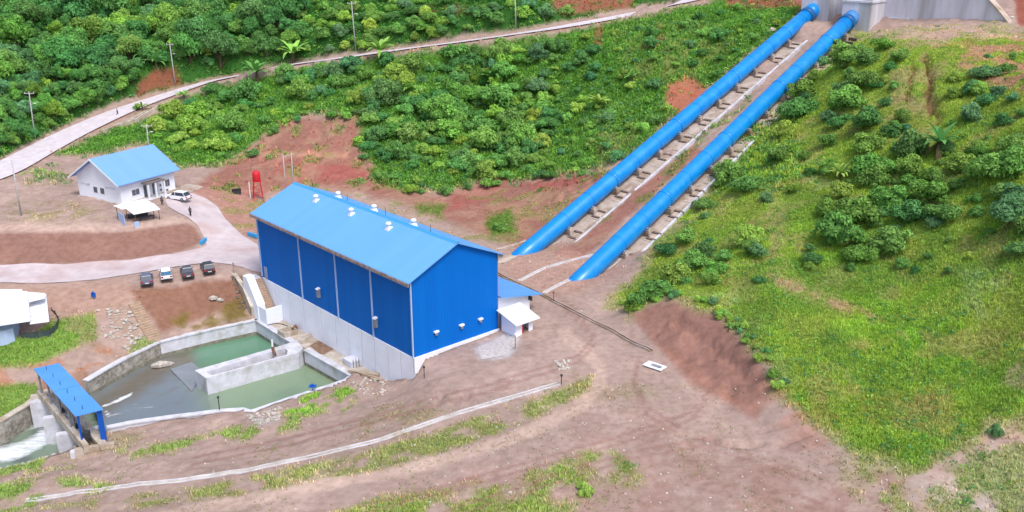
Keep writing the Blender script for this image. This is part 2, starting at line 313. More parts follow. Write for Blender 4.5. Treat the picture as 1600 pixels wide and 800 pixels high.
soil=(1-grass)*smooth(.52,.70,fbm(fx*.22+31,fy*.22,6,75))*.5*(v>240); C=C*(1-soil)[:,None]+np.minimum(C*soil[:,None]*1.28,1)
# right hill, upper: bare soil, wash-outs
paint([(1375,40),(1500,45),(1600,50),(1600,62),(1500,62),(1460,72),(1400,70),(1370,56)],L(190,155,138),.75,4,.2,6,.5)
paint([(1470,72),(1700,52),(1700,170),(1560,135),(1500,110)],L(180,128,112),.8,8,.2,10,.7)
paint([(1395,70),(1475,70),(1480,110),(1450,180),(1400,180),(1385,120)],L(158,136,104),.6,8,.3,8,.5)
paint([(1200,330),(1225,330),(1232,420),(1200,420)],L(170,150,116),.5,6,.4,8,.5)
paint([(1200,430),(1240,440),(1360,490),(1420,530),(1350,500),(1210,445)],L(178,146,120),.7,4,.3,7,.4)
paint([(1270,600),(1400,630),(1460,600),(1480,650),(1330,680),(1260,650)],L(150,132,84),.4,10,.6,12,.6)
for q in ([(1240,245),(1290,250),(1320,300),(1280,310)],[(1500,420),(1580,430),(1560,520),(1510,480)],[(1190,515),(1220,540),(1250,600),(1215,600)],[(1080,455),(1150,460),(1190,520),(1150,500)]):
    paint(q,L(150,164,120),.4,8,1,10,.7)
kk=smooth(.9,.2,g_d)[:,None]*.75; C=C*(1-kk)+L(138,88,72)*kk; grass=grass*(1-kk[:,0])
kk=smooth(.5,.1,g_d2)[:,None]*.6; C=C*(1-kk)+L(124,76,60)*kk
# cuts around the upper road, far slopes
paint([(210,135),(240,108),(278,105),(285,132),(240,140),(215,150)],L(150,88,70),.9,4,.1,6)
paint([(865,-40),(1010,-40),(985,14),(880,22),(860,6)],L(160,96,80),.8,4,.15,6); paint([(640,12),(740,8),(738,22),(650,24)],L(130,80,66),.7,4,.2,8,.3)
paint([(1110,-30),(1262,-30),(1258,14),(1140,14)],L(158,92,78),.8,4,.1,6)
paint([(1545,-300),(1900,-300),(1900,44),(1590,40)],L(160,92,76),1,3,0,4)
paint([(180,180),(250,160),(320,140),(335,145),(260,175),(215,195)],L(168,146,128),.7,4,.1,6,.2)
for a,b in (([(q[0],q[1]) for q in road_c],9),):
    d,_,_,_=segdist(fx,fy,[(p[0],p[1]) for p in road_line],False)
    m=smooth(5.2,3.0,d+wf*1.5)*.85; C=C*(1-m)[:,None]+L(176,128,104)*m[:,None]; grass*=1-m
paint([(1290,690),(1420,735),(1520,700),(1640,660),(1640,820),(1380,820)],L(134,152,84),.7,18,.7,26,.9)
ra=(u>330)&(u<960)&(v>180)&(v<390); m=ra*(1-grass)*smooth(.5,.62,fbm(fx*.25,fy*.25,5,90))*.35; C=C*(1-m)[:,None]+L(186,150,124)*m[:,None]
m=ra*(1-grass)*smooth(.56,.66,fbm(fx*.3+5,fy*.3,5,93))*.5; C=C*(1-m)[:,None]+L(124,142,80)*m[:,None]; grass=np.maximum(grass,m)
grass=np.where(inb|inr|iny|int_|(rd<2.4),0,grass)
sf=np.clip(1-grass,0,1)[:,None]; C=C*((1-sf)+sf*np.array([.92,1.0,1.07]))

# ---------------------------------------------------------------- mesh helpers
def tag(o,label=None,cat=None,group=None,kind=None):
    if label:o['label']=label
    if cat:o['category']=cat
    if group:o['group']=group
    if kind:o['kind']=kind
    return o
def obj(name,me,parent=None,mat=None):
    if mat is not None and len(me.materials)==0: me.materials.append(mat)
    o=bpy.data.objects.new(name,me); COL.objects.link(o)
    if parent: o.parent=parent
    return o
def mk(name,V,F,mat=None,parent=None,smooth_=False,col=None):
    me=bpy.data.meshes.new(name); me.from_pydata([tuple(v) for v in V],[],[tuple(f) for f in F]); me.update()
    if smooth_: me.polygons.foreach_set('use_smooth',[True]*len(me.polygons))
    return obj(name,me,parent,mat)
def npmesh(name,V,F,mat=None,parent=None,smooth_=False,col=None,attrs=None):
    me=bpy.data.meshes.new(name); V=np.asarray(V,np.float32);F=np.asarray(F,np.int32); k=F.shape[1]
    me.vertices.add(len(V)); me.vertices.foreach_set('co',V.ravel())
    me.loops.add(F.size); me.loops.foreach_set('vertex_index',F.ravel())
    me.polygons.add(len(F)); me.polygons.foreach_set('loop_start',np.arange(0,F.size,k,dtype=np.int32)); me.polygons.foreach_set('loop_total',np.full(len(F),k,np.int32))
    if smooth_: me.polygons.foreach_set('use_smooth',np.ones(len(F),bool))
    me.update(calc_edges=True)
    if col is not None:
        a=me.color_attributes.new('Col','FLOAT_COLOR','POINT'); c=np.ones((len(V),4),np.float32); c[:,:3]=col; a.data.foreach_set('color',c.ravel())
    for nme,arr in (attrs or {}).items():
        a=me.attributes.new(nme,'FLOAT','POINT'); a.data.foreach_set('value',np.asarray(arr,np.float32))
    return me if name.startswith('~') else obj(name,me,parent,mat)
class MB:
    def __init__(s): s.V=[];s.F=[]
    def add(s,V,F):
        b=len(s.V); s.V+=[tuple(v) for v in V]; s.F+=[tuple(i+b for i in f) for f in F]; return s
    def box(s,x0,y0,z0,x1,y1,z1,M=None):
        V=[(x,y,z) for z in (z0,z1) for y in (y0,y1) for x in (x0,x1)]
        if M: V=[tuple(M@Vector(v)) for v in V]
        return s.add(V,[(0,2,3,1),(4,5,7,6),(0,1,5,4),(2,6,7,3),(0,4,6,2),(1,3,7,5)])
    def prism(s,poly,z0,z1,zt=None):
        n=len(poly); a=sum(poly[i][0]*poly[(i+1)%n][1]-poly[(i+1)%n][0]*poly[i][1] for i in range(n))
        if a<0: poly=poly[::-1]; zt=zt[::-1] if zt else None
        V=[(p[0],p[1],z0) for p in poly]+[(p[0],p[1],(zt[i] if zt else z1)) for i,p in enumerate(poly)]
        return s.add(V,[tuple(range(n))[::-1],tuple(range(n,2*n))]+[(i,(i+1)%n,n+(i+1)%n,n+i) for i in range(n)])
    def tube(s,path,r,n=8,caps=True):
        path=[Vector(p) for p in path]; rs=r if isinstance(r,(list,tuple)) else [r]*len(path); V=[]
        for i,p in enumerate(path):
            d=(path[min(i+1,len(path)-1)]-path[max(i-1,0)]).normalized()
            a=Vector((0,0,1)) if abs(d.z)<.9 else Vector((1,0,0)); x=d.cross(a).normalized(); y=x.cross(d)
            for k in range(n):
                t=2*PI*k/n; V.append(tuple(p+x*(rs[i]*math.cos(t))+y*(rs[i]*math.sin(t))))
        F=[(i*n+k,i*n+(k+1)%n,(i+1)*n+(k+1)%n,(i+1)*n+k) for i in range(len(path)-1) for k in range(n)]
        if caps: F+=[tuple(range(n))[::-1],tuple((len(path)-1)*n+k for k in range(n))]
        return s.add(V,F)
    def lathe(s,prof,n=12,o=(0,0,0)):
        V=[(o[0]+r*math.cos(2*PI*k/n),o[1]+r*math.sin(2*PI*k/n),o[2]+z) for r,z in prof for k in range(n)]
        F=[(i*n+k,i*n+(k+1)%n,(i+1)*n+(k+1)%n,(i+1)*n+k) for i in range(len(prof)-1) for k in range(n)]
        F+=[tuple(range(n))[::-1],tuple((len(prof)-1)*n+k for k in range(n))]
        return s.add(V,F)
    def ribbon(s,pts,w0,w1,zo0,zo1,zf=None):
        """bar following a polyline: sideways from w0 to w1, vertically from zo0 to zo1"""
        n=len(pts); V=[]
        for i,p in enumerate(pts):
            a=pts[max(i-1,0)];b=pts[min(i+1,n-1)]; dx,dy=b[0]-a[0],b[1]-a[1]; l=math.hypot(dx,dy)+1e-9; nx,ny=dy/l,-dx/l; z=p[2] if len(p)>2 else 0
            if 0<i<n-1:
                d1=Vector((p[0]-a[0],p[1]-a[1])).normalized(); m=max(.45,abs(d1.x*dx/l+d1.y*dy/l)); 
            else: m=1
            for w,zz in ((w0,zo0),(w1,zo0),(w1,zo1),(w0,zo1)): V.append((p[0]+nx*w/m,p[1]+ny*w/m,z+zz))
        F=[]
        for i in range(n-1):
            for k in range(4): F.append((i*4+k,(i+1)*4+k,(i+1)*4+(k+1)%4,i*4+(k+1)%4))
        F+=[(0,1,2,3),tuple((n-1)*4+k for k in (3,2,1,0))]
        return s.add(V,F)
    def build(s,name,mat,parent=None,sm=False):
        return mk(name,s.V,s.F,mat,parent,sm)
def thing(name,loc,rz,label,cat,group=None):
    o=bpy.data.objects.new(name,None); COL.objects.link(o); o.location=loc; o.rotation_euler=(0,0,rz); o.empty_display_size=.3
    return tag(o,label,cat,group)
def copy_tree(o,parent=None):
    c=o.copy(); COL.objects.link(c)
    if parent: c.parent=parent
    for ch in list(o.children): copy_tree(ch,c)
    return c
def resample(pts,step):
    out=[];P_=[Vector(p) for p in pts]
    for a,b in zip(P_[:-1],P_[1:]):
        n=max(1,int(math.ceil((b-a).length/step)))
        for k in range(n): out.append(tuple(a.lerp(b,k/n)))
    out.append(tuple(P_[-1])); return out

# ---------------------------------------------------------------- materials
def mat(name,c1,c2=None,scale=1.,rough=.8,detail=4,bump=0.,bscale=None,metal=0.,c3=None,s3=.1,spec=.3,attr=None,contrast=(.35,.65),tint=False,streak=False,coord='Object'):
    m=bpy.data.materials.new(name); m.use_nodes=True; N=m.node_tree; b=N.nodes['Principled BSDF']; LK=N.links.new
    b.inputs['Roughness'].default_value=rough; b.inputs['Metallic'].default_value=metal; b.inputs['Specular IOR Level'].default_value=spec
    tc=N.nodes.new('ShaderNodeTexCoord'); vec=tc.outputs[coord]
    if streak:
        mp=N.nodes.new('ShaderNodeMapping'); mp.inputs['Scale'].default_value=(1,1,.12); LK(vec,mp.inputs[0]); vec=mp.outputs[0]
    def nz(sc,dt=detail):
        n=N.nodes.new('ShaderNodeTexNoise'); n.inputs['Scale'].default_value=sc; n.inputs['Detail'].default_value=dt; n.inputs['Roughness'].default_value=.62; LK(vec,n.inputs['Vector']); return n.outputs[0]
    def ramp(fac,a,b_):
        r=N.nodes.new('ShaderNodeMapRange'); r.inputs[1].default_value=a; r.inputs[2].default_value=b_; LK(fac,r.inputs[0]); r.clamp=True; return r.outputs[0]
    def mix(f,a,b_,mode='MIX'):
        x=N.nodes.new('ShaderNodeMix'); x.data_type='RGBA'; x.blend_type=mode
        if isinstance(f,float): x.inputs[0].default_value=f
        else: LK(f,x.inputs[0])
        for i,c in ((6,a),(7,b_)):
            if hasattr(c,'type') : LK(c,x.inputs[i])
            else: x.inputs[i].default_value=(*c[:3],1)
        return x.outputs[2]
    col=None
    if attr:
        a=N.nodes.new('ShaderNodeAttribute'); a.attribute_name=attr; col=a.outputs['Color']
        if c1 is not None: col=mix(1.0,col,c1,'MULTIPLY')
        if c2 is not None: col=mix(1.0,col,mix(ramp(nz(scale),*contrast),(1,1,1),c2),'MULTIPLY')
    else:
        col=mix(ramp(nz(scale),*contrast),c1,c2) if c2 is not None else mix(0.0,c1,c1)
    if c3 is not None: col=mix(ramp(nz(s3,3),.5,.72),col,c3)
    if tint:
        oi=N.nodes.new('ShaderNodeObjectInfo'); col=mix(1.0,col,oi.outputs['Color'],'MULTIPLY')
    LK(col,b.inputs['Base Color'])
    if bump:
        bp=N.nodes.new('ShaderNodeBump'); bp.inputs['Strength'].default_value=bump; bp.inputs['Distance'].default_value=.12; LK(nz(bscale or scale*2),bp.inputs['Height']); LK(bp.outputs[0],b.inputs['Normal'])
    m['n']=0; return m
def ribbed(name,c1,c2,period,axis,rough=.45,depth=.02,noise=.15,spec=.4):
    """painted sheet metal: shallow ribs along one axis and a faint sheet-to-sheet variation"""
    m=bpy.data.materials.new(name); m.use_nodes=True; N=m.node_tree; b=N.nodes['Principled BSDF']; LK=N.links.new
    b.inputs['Roughness'].default_value=rough; b.inputs['Specular IOR Level'].default_value=spec
    tc=N.nodes.new('ShaderNodeTexCoord'); sx=N.nodes.new('ShaderNodeSeparateXYZ'); LK(tc.outputs['Object'],sx.inputs[0])
    def math_(op,a,bv):
        x=N.nodes.new('ShaderNodeMath'); x.operation=op
        if isinstance(a,(int,float)): x.inputs[0].default_value=a
        else: LK(a,x.inputs[0])
        if bv is not None:
            if isinstance(bv,(int,float)): x.inputs[1].default_value=bv
            else: LK(bv,x.inputs[1])
        return x.outputs[0]
    a=sx.outputs['XYZ'.index(axis)]
    sheet=math_('FLOOR',math_('DIVIDE',a,period*4),None)
    wn=N.nodes.new('ShaderNodeTexWhiteNoise'); wn.noise_dimensions='1D'; LK(sheet,wn.inputs['W'])
    nz=N.nodes.new('ShaderNodeTexNoise'); nz.inputs['Scale'].default_value=noise; nz.inputs['Detail'].default_value=5; LK(tc.outputs['Object'],nz.inputs['Vector'])
    f=math_('ADD',math_('MULTIPLY',wn.outputs[0],.45),math_('MULTIPLY',nz.outputs[0],.6))
    x=N.nodes.new('ShaderNodeMix'); x.data_type='RGBA'; LK(f,x.inputs[0]); x.inputs[6].default_value=(*c1,1); x.inputs[7].default_value=(*c2,1)
    LK(x.outputs[2],b.inputs['Base Color'])
    saw=math_('PINGPONG',math_('DIVIDE',a,period),.5); h=math_('SMOOTH_MIN',math_('MULTIPLY',saw,5),1)
    h=math_('MINIMUM',math_('MULTIPLY',saw,5),1)
    bp=N.nodes.new('ShaderNodeBump'); bp.inputs['Strength'].default_value=.6; bp.inputs['Distance'].default_value=depth; LK(h,bp.inputs['Height']); LK(bp.outputs[0],b.inputs['Normal'])
    return m
def T(r,g,b,k=.86): return tuple(float(c) for c in L(r,g,b,k))
M_ground=mat('ground_cover',None,(.76,.74,.71),1.1,.95,8,.3,2.6,attr='Col',contrast=(.38,.66),spec=.1)
M_road=mat('road_concrete',T(208,196,199),T(192,176,180),.5,.85,6,.15,6,c3=T(184,160,158),s3=.12)
M_roadg=mat('upper_road_concrete',T(218,210,218),T(200,190,196),.6,.85,6,.15,6)
M_blue=ribbed('blue_cladding',T(0,110,206),T(0,98,190),.25,'Y',.6,.02,.2,.12)
M_bluex=ribbed('blue_cladding_gable',T(0,112,210),T(0,103,200),.25,'X',.6,.02,.2,.12)
M_roof=ribbed('light_blue_roof_sheet',T(110,175,244),T(100,167,238),.38,'Y',.42,.03,.12,.4)
M_roof2=ribbed('blue_roof_sheet',T(104,168,238),T(92,156,230),.3,'Y',.4,.03,.15,.4)
M_roof3=ribbed('blue_shelter_roof_sheet',T(92,160,236),T(76,146,226),.3,'Y',.4,.03,.3,.4)
M_trim=mat('pale_blue_trim',T(170,196,236),None,1,.5)
M_wwall=mat('white_render',T(236,240,252,.95),T(226,230,244,.95),.4,.85,5,.05,3,c3=None)
M_white=mat('white_paint',T(240,242,248),T(228,232,240),.8,.7)
M_whiteroof=ribbed('white_roof_sheet',T(242,244,252),T(228,232,244),.3,'X',.4,.03,.3)
M_conc=mat('fresh_concrete',T(222,222,234),T(196,196,204),.7,.85,6,.2,4,c3=T(178,176,172),s3=.45)
M_concd=mat('weathered_concrete',T(208,198,186),T(178,166,152),.9,.9,6,.25,4,c3=T(158,136,114),s3=.3)
M_dam=mat('stained_dam_concrete',T(236,236,248),T(214,214,226),.5,.85,6,.2,3,c3=T(160,154,152),s3=.16,streak=True)
M_stone=mat('rubble_masonry',T(176,170,160),T(122,116,106),2.2,.92,5,.7,2.6,c3=T(196,190,182),s3=.5)
M_pipe=mat('blue_pipe_paint',T(4,142,226),T(0,132,218),.35,.32,5,.03,2,c3=T(40,150,220),s3=.5,spec=.5)
M_piped=mat('dark_blue_collar',T(24,92,156),T(34,104,168),.8,.4)
M_slab=mat('penstock_slab',T(198,182,172),T(168,150,136),.5,.9,6,.3,3,c3=T(146,124,98),s3=.25)
M_dark=mat('dark_metal',T(60,60,66),None,1,.6)
M_grey=mat('grey_metal',T(150,152,160),T(130,132,140),2,.5)
M_brown=mat('rusty_brown',T(110,80,66),T(140,104,84),2,.9)
M_red=mat('red_paint',T(214,44,60),T(196,30,48),2,.5)
M_bluep=mat('blue_post_paint',T(20,90,190),None,1,.5)
M_pole=mat('pole_concrete',T(190,190,192),T(170,170,172),2,.9)
M_glass=mat('window_glass',T(70,78,92),T(96,106,122),1.2,.15,spec=.8)
M_doorm=mat('door_paint',T(150,160,186),None,1,.6)
M_tread=mat('step_stone',T(196,170,148),T(172,148,128),2,.9,bump=.2)
M_rock=mat('pale_rock',T(206,198,190),T(160,150,142),2,.9,bump=.4)
M_bark=mat('bark',T(110,92,78),T(82,66,54),3,.95,bump=.5)
M_leaf=mat('foliage',None,(.8,.82,.78),1.3,.75,3,attr='Col',tint=True,spec=.15,contrast=(.35,.6))
M_blade=mat('grass_blades',None,None,1,.8,attr='Col',spec=.1)
for m_ in (M_leaf,M_blade):
    N=m_.node_tree; b=N.nodes['Principled BSDF']
    tr=N.nodes.new('ShaderNodeBsdfTranslucent'); ms=N.nodes.new('ShaderNodeMixShader'); ms.inputs[0].default_value=.3
    src=b.inputs['Base Color'].links[0].from_socket; N.links.new(src,tr.inputs[0])
    out=N.nodes['Material Output']; N.links.new(b.outputs[0],ms.inputs[1]);N.links.new(tr.outputs[0],ms.inputs[2]);N.links.new(ms.outputs[0],out.inputs[0])

# ---------------------------------------------------------------- ground
ny,nx=GX.shape; idx=np.arange(nx*ny).reshape(ny,nx)
F=np.stack([idx[:-1,:-1],idx[:-1,1:],idx[1:,1:],idx[1:,:-1]],-1).reshape(-1,4)
ground=npmesh('ground',np.stack([fx,fy,Z],1),F,M_ground,None,True,np.clip(C,0,1),{'grass':grass}); tag(ground,kind='structure')

def sheet(name,poly,off,m,step=.4,arr=None,zfix=None,skirt=.12,step_z=None):
    """thin slab cut to an outline and laid on the ground"""
    xs=[p[0] for p in poly];ys=[p[1] for p in poly]
    ax=np.arange(min(xs)-step,max(xs)+step*2,step);ay=np.arange(min(ys)-step,max(ys)+step*2,step)
    cx,cy=np.meshgrid(ax[:-1]+step/2,ay[:-1]+step/2); ins=inpoly(cx,cy,poly)
    X_,Y_=np.meshgrid(ax,ay); vx,vy=X_.ravel().copy(),Y_.ravel().copy(); W_=len(ax)
    j,i=np.nonzero(ins); a=j*W_+i; F_=np.stack([a,a+1,a+1+W_,a+W_],1)
    cnt=np.bincount(F_.ravel(),minlength=vx.size); edge=(cnt>0)&(cnt<4)
    d,bx,by,_=segdist(vx[edge],vy[edge],poly); mv=d<step*.95; e=np.nonzero(edge)[0][mv]; vx[e]=bx[mv];vy[e]=by[mv]
    z=(grid_z(ZS if arr is None else arr,vx,vy)+off) if zfix is None else np.full(vx.size,zfix,float)
    use=np.unique(F_); mp=np.full(vx.size,-1);mp[use]=np.arange(len(use))
    return npmesh(name,np.stack([vx,vy,z],1)[use],mp[F_],m,None,True)
tag(sheet('yard_road',yard_poly,.04,M_road,.45),kind='structure')
rl=[(p[0],p[1]) for p in road_line]; V=[];F=[]
for i,p in enumerate(road_line):
    a=rl[max(i-1,0)];b=rl[min(i+1,len(rl)-1)];dx,dy=b[0]-a[0],b[1]-a[1];l=math.hypot(dx,dy); nx_,ny_=dy/l,-dx/l
    for k in range(5):
        w=(k/2-1)*p[2]; x,y=p[0]+nx_*w,p[1]+ny_*w; V.append((x,y,float(p[3])+.16))
    if i:
        for k in range(4): q=(i-1)*5+k; F.append((q,q+1,q+6,q+5))
tag(mk('upper_road',V,F,M_roadg,None,True),kind='structure')

# ---------------------------------------------------------------- water
def water_mat(name,c1,c2,rough,foam,bumps):
    m=mat(name,c1,c2,.08,rough,4,bumps,1.6,spec=.5,contrast=(.35,.7))
    N=m.node_tree;b=N.nodes['Principled BSDF']; src=b.inputs['Base Color'].links[0].from_socket
    a=N.nodes.new('ShaderNodeAttribute');a.attribute_name='foam'
    tc=N.nodes.new('ShaderNodeTexCoord'); mp=N.nodes.new('ShaderNodeMapping'); mp.inputs['Rotation'].default_value=(0,0,R(-38)); mp.inputs['Scale'].default_value=(.5,1.6,1)
    nz=N.nodes.new('ShaderNodeTexNoise');nz.inputs['Scale'].default_value=1.3;nz.inputs['Detail'].default_value=6;nz.inputs['Roughness'].default_value=.7
    N.links.new(tc.outputs['Object'],mp.inputs[0]);N.links.new(mp.outputs[0],nz.inputs['Vector'])
    ad=N.nodes.new('ShaderNodeMath');ad.operation='ADD';N.links.new(a.outputs['Fac'],ad.inputs[0]);N.links.new(nz.outputs[0],ad.inputs[1])
    mr=N.nodes.new('ShaderNodeMapRange');mr.inputs[1].default_value=.86;mr.inputs[2].default_value=1.22;N.links.new(ad.outputs[0],mr.inputs[0])
    x=N.nodes.new('ShaderNodeMix');x.data_type='RGBA';N.links.new(mr.outputs[0],x.inputs[0]);N.links.new(src,x.inputs[6]);x.inputs[7].default_value=(*T(232,238,244),1)
    # depth / silt colour attribute
    c=N.nodes.new('ShaderNodeAttribute');c.attribute_name='Col'; y=N.nodes.new('ShaderNodeMix');y.data_type='RGBA';y.blend_type='MULTIPLY';y.inputs[0].default_value=1
    N.links.new(src,y.inputs[6]);N.links.new(c.outputs['Color'],y.inputs[7]);N.links.new(y.outputs[2],x.inputs[6])
    N.links.new(x.outputs[2],b.inputs['Base Color']); return m
M_water=water_mat('basin_water',(1,1,1),(.88,.9,.9),.12,True,.18)
def water(name,poly,z,colf,foamf,wavef,step=.45):
    o=sheet(name,poly,0,M_water,step,zfix=z); me=o.data; n=len(me.vertices); co=np.empty(n*3,np.float32);me.vertices.foreach_get('co',co);co=co.reshape(-1,3)
    uu,vv,_=proj(co[:,0],co[:,1],co[:,2]); col=colf(uu,vv,co); fo=foamf(uu,vv,co); co[:,2]+=wavef(uu,vv,co)
    me.vertices.foreach_set('co',co.ravel())
    a=me.color_attributes.new('Col','FLOAT_COLOR','POINT'); c=np.ones((n,4),np.float32);c[:,:3]=np.clip(col,0,1);a.data.foreach_set('color',c.ravel())
    a=me.attributes.new('foam','FLOAT','POINT');a.data.foreach_set('value',fo.astype(np.float32)); me.update(); return tag(o,kind='structure')
def bcol(u_,v_,co):
    w=(fbm(co[:,0]*.3,co[:,1]*.3,3,3)-.5)*20
    k=smooth(330,250,u_+w-(v_-560)*.5)[:,None]; pond=L(136,158,128,.8)+0*k
    k2=smooth(575,545,v_+(u_-400)*.28+w*.3)[:,None]; pond=pond*(1-k2)+L(104,150,122,.8)*k2
    c=pond*(1-k)+L(124,134,142,.8)*k
    # brown silt at the far wall
    d,_,_,_=segdist(u_,v_,[(160,635),(200,608),(250,575),(290,562)],False); k3=smooth(26,6,d+w*.5)[:,None]*.8
    return c*(1-k3)+L(118,106,88,.8)*k3
def bfoam(u_,v_,co):
    f=np.zeros(len(u_))
    for pl,w,s in (([(163,634),(182,627),(205,616)],4.5,.62),([(168,650),(200,640),(240,636)],4,.3),([(215,600),(260,598),(300,608)],5,.22),([(180,650),(230,632),(300,622)],4,.22),([(200,640),(225,622),(240,600)],5,.2),([(165,642),(170,652)],5,.6),([(275,620),(320,605),(345,616)],9,.12),([(200,650),(260,640)],10,.10),([(322,626),(342,616)],4,.35),([(250,575),(262,590),(300,600),(320,612)],6,.22),([(240,578),(262,574)],5,.2)):
        d,_,_,_=segdist(u_,v_,pl,False); f=np.maximum(f,s*smooth(w,w*.2,d))
    return f+.08*smooth(330,230,u_)
def bwave(u_,v_,co):
    a=smooth(360,260,u_)
    return (fbm(co[:,0]*.9,co[:,1]*.9,3,8)-.5)*.34*a+(fbm(co[:,0]*.5,co[:,1]*.5,2,9)-.5)*.02
water('basin_water',basin,ZW,bcol,bfoam,bwave)
def rcol(u_,v_,co):
    k=smooth(.4,.62,fbm(co[:,0]*.35,co[:,1]*.35,3,4))[:,None]; return L(128,146,128,.8)*(1-k)+L(104,116,110,.8)*k
def rfoam(u_,v_,co):
    f=.02+0*u_
    for pl,w,s in (([(-60,722),(0,712),(40,700),(72,682)],24,.70),([(-20,680),(30,672),(60,662),(80,658)],10,.45),([(70,695),(100,688)],10,.42),([(40,655),(70,650)],8,.4)):
        d,_,_,_=segdist(u_,v_,pl,False); f=np.maximum(f,s*smooth(w,w*.2,d))
    return f
water('river_water',river_poly,ZR,rcol,rfoam,lambda u_,v_,co:(fbm(co[:,0]*.7,co[:,1]*.7,4,12)-.5)*.7,.35)

M_stain=mat('waterline_stain',T(150,150,136),T(116,112,94),1.3,.8,5,.3,3)
# ---------------------------------------------------------------- basin walls
def wall_thing(name,pts_,thick,zt,zb,label,cat,m,cap=None,capw=.12,caph=.18):
    t=thing(name,(pts_[0][0],pts_[0][1],zt),0,label,cat); o=pts_[0]
    loc=[(p[0]-o[0],p[1]-o[1],(p[2] if len(p)>2 else zt)-zt) for p in pts_]; loc=resample(loc,3)
    MB().ribbon(loc,-thick/2,thick/2,zb-zt,-caph).build('wall_body',m,t)
    MB().ribbon(loc,-thick/2-capw,thick/2+capw,-caph+.003,0).build('coping',cap or m,t)
    if zb==-10.4: MB().ribbon(loc,-thick/2-.012,thick/2+.012,-3.2,-1.95).build('waterline_stain',M_stain,t)
    return t
wall_thing('basin_wall',far_wall[:4],.7,ZT,-10.4,'rubble stone retaining wall with pale coping, running up from the blue-roofed gate','wall',M_stone,M_conc)
wall_thing('basin_wall',far_wall[3:],.7,ZT,-10.4,'long pale concrete basin wall at the foot of the dirt bank','wall',M_conc)
wall_thing('basin_wall',east_wall[:2],.7,ZT,-10.4,'short concrete wall closing the far green pool beside the powerhouse','wall',M_conc)
wall_thing('basin_wall',east_wall[2:],.7,ZT,-10.4,'concrete wall closing the near green pool beside the powerhouse','wall',M_conc)
wall_thing('basin_wall',[(*p[:2],-5.75) for p in near_wall[:6]],.5,-5.75,-10.4,'low curving concrete edge of the basin at the dirt bank, ending at the gate','wall',M_conc)
wall_thing('basin_wall',[(*p[:2],-5.7) for p in near_wall[5:]],.9,-5.7,-10.4,'straight low concrete edge between the near green pool and the grass patch','wall',M_conc)
# divider with a slot between the two pools
t=thing('divider_wall',P(322,590,ZT),0,'hollow white concrete divider pier jutting between the two green pools','pier')
o=P(322,590,ZT); rel=lambda p:(p[0]-o[0],p[1]-o[1])
outer=[rel(P(*q,ZT)) for q in ((304,578.5),(322,591),(466,551),(474,544),(464,532),(426,544))]
inner=[rel(P(*q,ZT)) for q in ((322,581),(331,586.5),(448,554),(450,548),(445,544.5),(427,549))]
V=[(*p,-4.9) for p in outer]+[(*p,0) for p in outer]+[(*p,0) for p in inner]+[(*p,-2.2) for p in inner]; n=6; F=[]
for i in range(n):
    j=(i+1)%n; F+=[(i,j,n+j,n+i),(n+i,n+j,2*n+j,2*n+i),(2*n+i,2*n+j,3*n+j,3*n+i)]
mk('wall_body',V,F,M_conc,t)
mk('slot_floor',[(*p,-2.0) for p in inner],[tuple(range(6))],M_concd,t)
mb=MB(); a=Vector(rel(P(430,556,ZT))); b=Vector(rel(P(426,544,ZT)))
mb.tube([(a.x,a.y,.1),(b.x,b.y,.1)],.22,6).build('rusty_beam',M_brown,t)
MB().tube([(b.x,b.y,.05),(b.x,b.y,1.3)],.14,8).build('marker_post',M_white,t)
# submerged slab in the basin
sl=PP([(266,577),(300,566),(322,586),(304,604),(300,612)],ZW+.06)
tag(MB().prism([p[:2] for p in sl],ZW-1,ZW+.13).build('sunken_slab',mat('wet_slab',T(142,146,158),T(126,134,140),.6,.4)),'grey slab just under water at the tip of the divider pier','slab')
rk=P(252,571,ZW+.1)
# terrace
ter=[p[:2] for p in terrace]
tag(MB().prism(ter,ZT-.6,ZT-.012).build('terrace_slab',M_concd),kind='structure')
t=thing('pit_box',P(450,522,ZT),PH_A,'square open concrete pit with dark pipe on the terrace under the stair','pit')
mb=MB(); mb.box(-1.1,-1,0,1.1,-.85,.75).box(-1.1,.85,0,1.1,1,.75).box(-1.1,-.85,0,-.95,.85,.75).box(.95,-.85,0,1.1,.85,.75).build('curb',M_concd,t)
MB().tube([(.95,0,.5),(1.5,.3,.7),(1.6,.4,.2)],.28,10).build('pipe_end',M_brown,t)
t=thing('terrace_beam',P(470,536,ZT),0,'raised concrete beam crossing the terrace beside the divider pier','beam')
e=P(470,536,ZT); f=PH(-.3,25.2,ZT); MB().ribbon([(0,0,0),(f[0]-e[0],f[1]-e[1],0)],-.35,.35,.003,.45).build('beam_body',M_concd,t)
t=thing('terrace_beam',P(546,581,ZT),0,'raised concrete beam at the near end of the terrace by the rebar pit','beam')
e=P(546,581,ZT); f=PH(-.3,7.6,ZT); MB().ribbon([(0,0,0),(f[0]-e[0],f[1]-e[1],0)],-.4,.4,.003,.5).build('beam_body',M_concd,t)
soil=PP([(484,540),(505,528),(528,542),(503,555)],ZT+.05)
tag(sheet('pit_soil',[p[:2] for p in soil],0,mat('pit_soil',T(150,122,104),T(120,92,72),1.5,.95,bump=.4),.4,zfix=ZT+.05),'square of reddish rubble soil set in the terrace','soil')
soil=PP([(540,562),(562,552),(584,570),(560,580)],ZT+.05)
t=thing('rebar_pit',P(561,566,ZT),PH_A,'open pit of standing grey rebar on the near end of the terrace','rebar')
for i in range(8): MB().tube([(-1.6+.45*i,-1.1,0),(-1.6+.45*i,-1.1,1.3)],.04,5).build('rebar',M_dark,t)
MB().box(-1.9,-1,0,2.1,1.1,.9).build('block',M_conc,t)
t=thing('hose',P(425,502,ZT),0,'thin dark hose lying curved on the terrace by the white stair box','hose')
a=P(418,508,ZT);pp=[P(*q,ZT+.06) for q in ((418,508),(430,505),(440,506),(452,510),(462,516))]
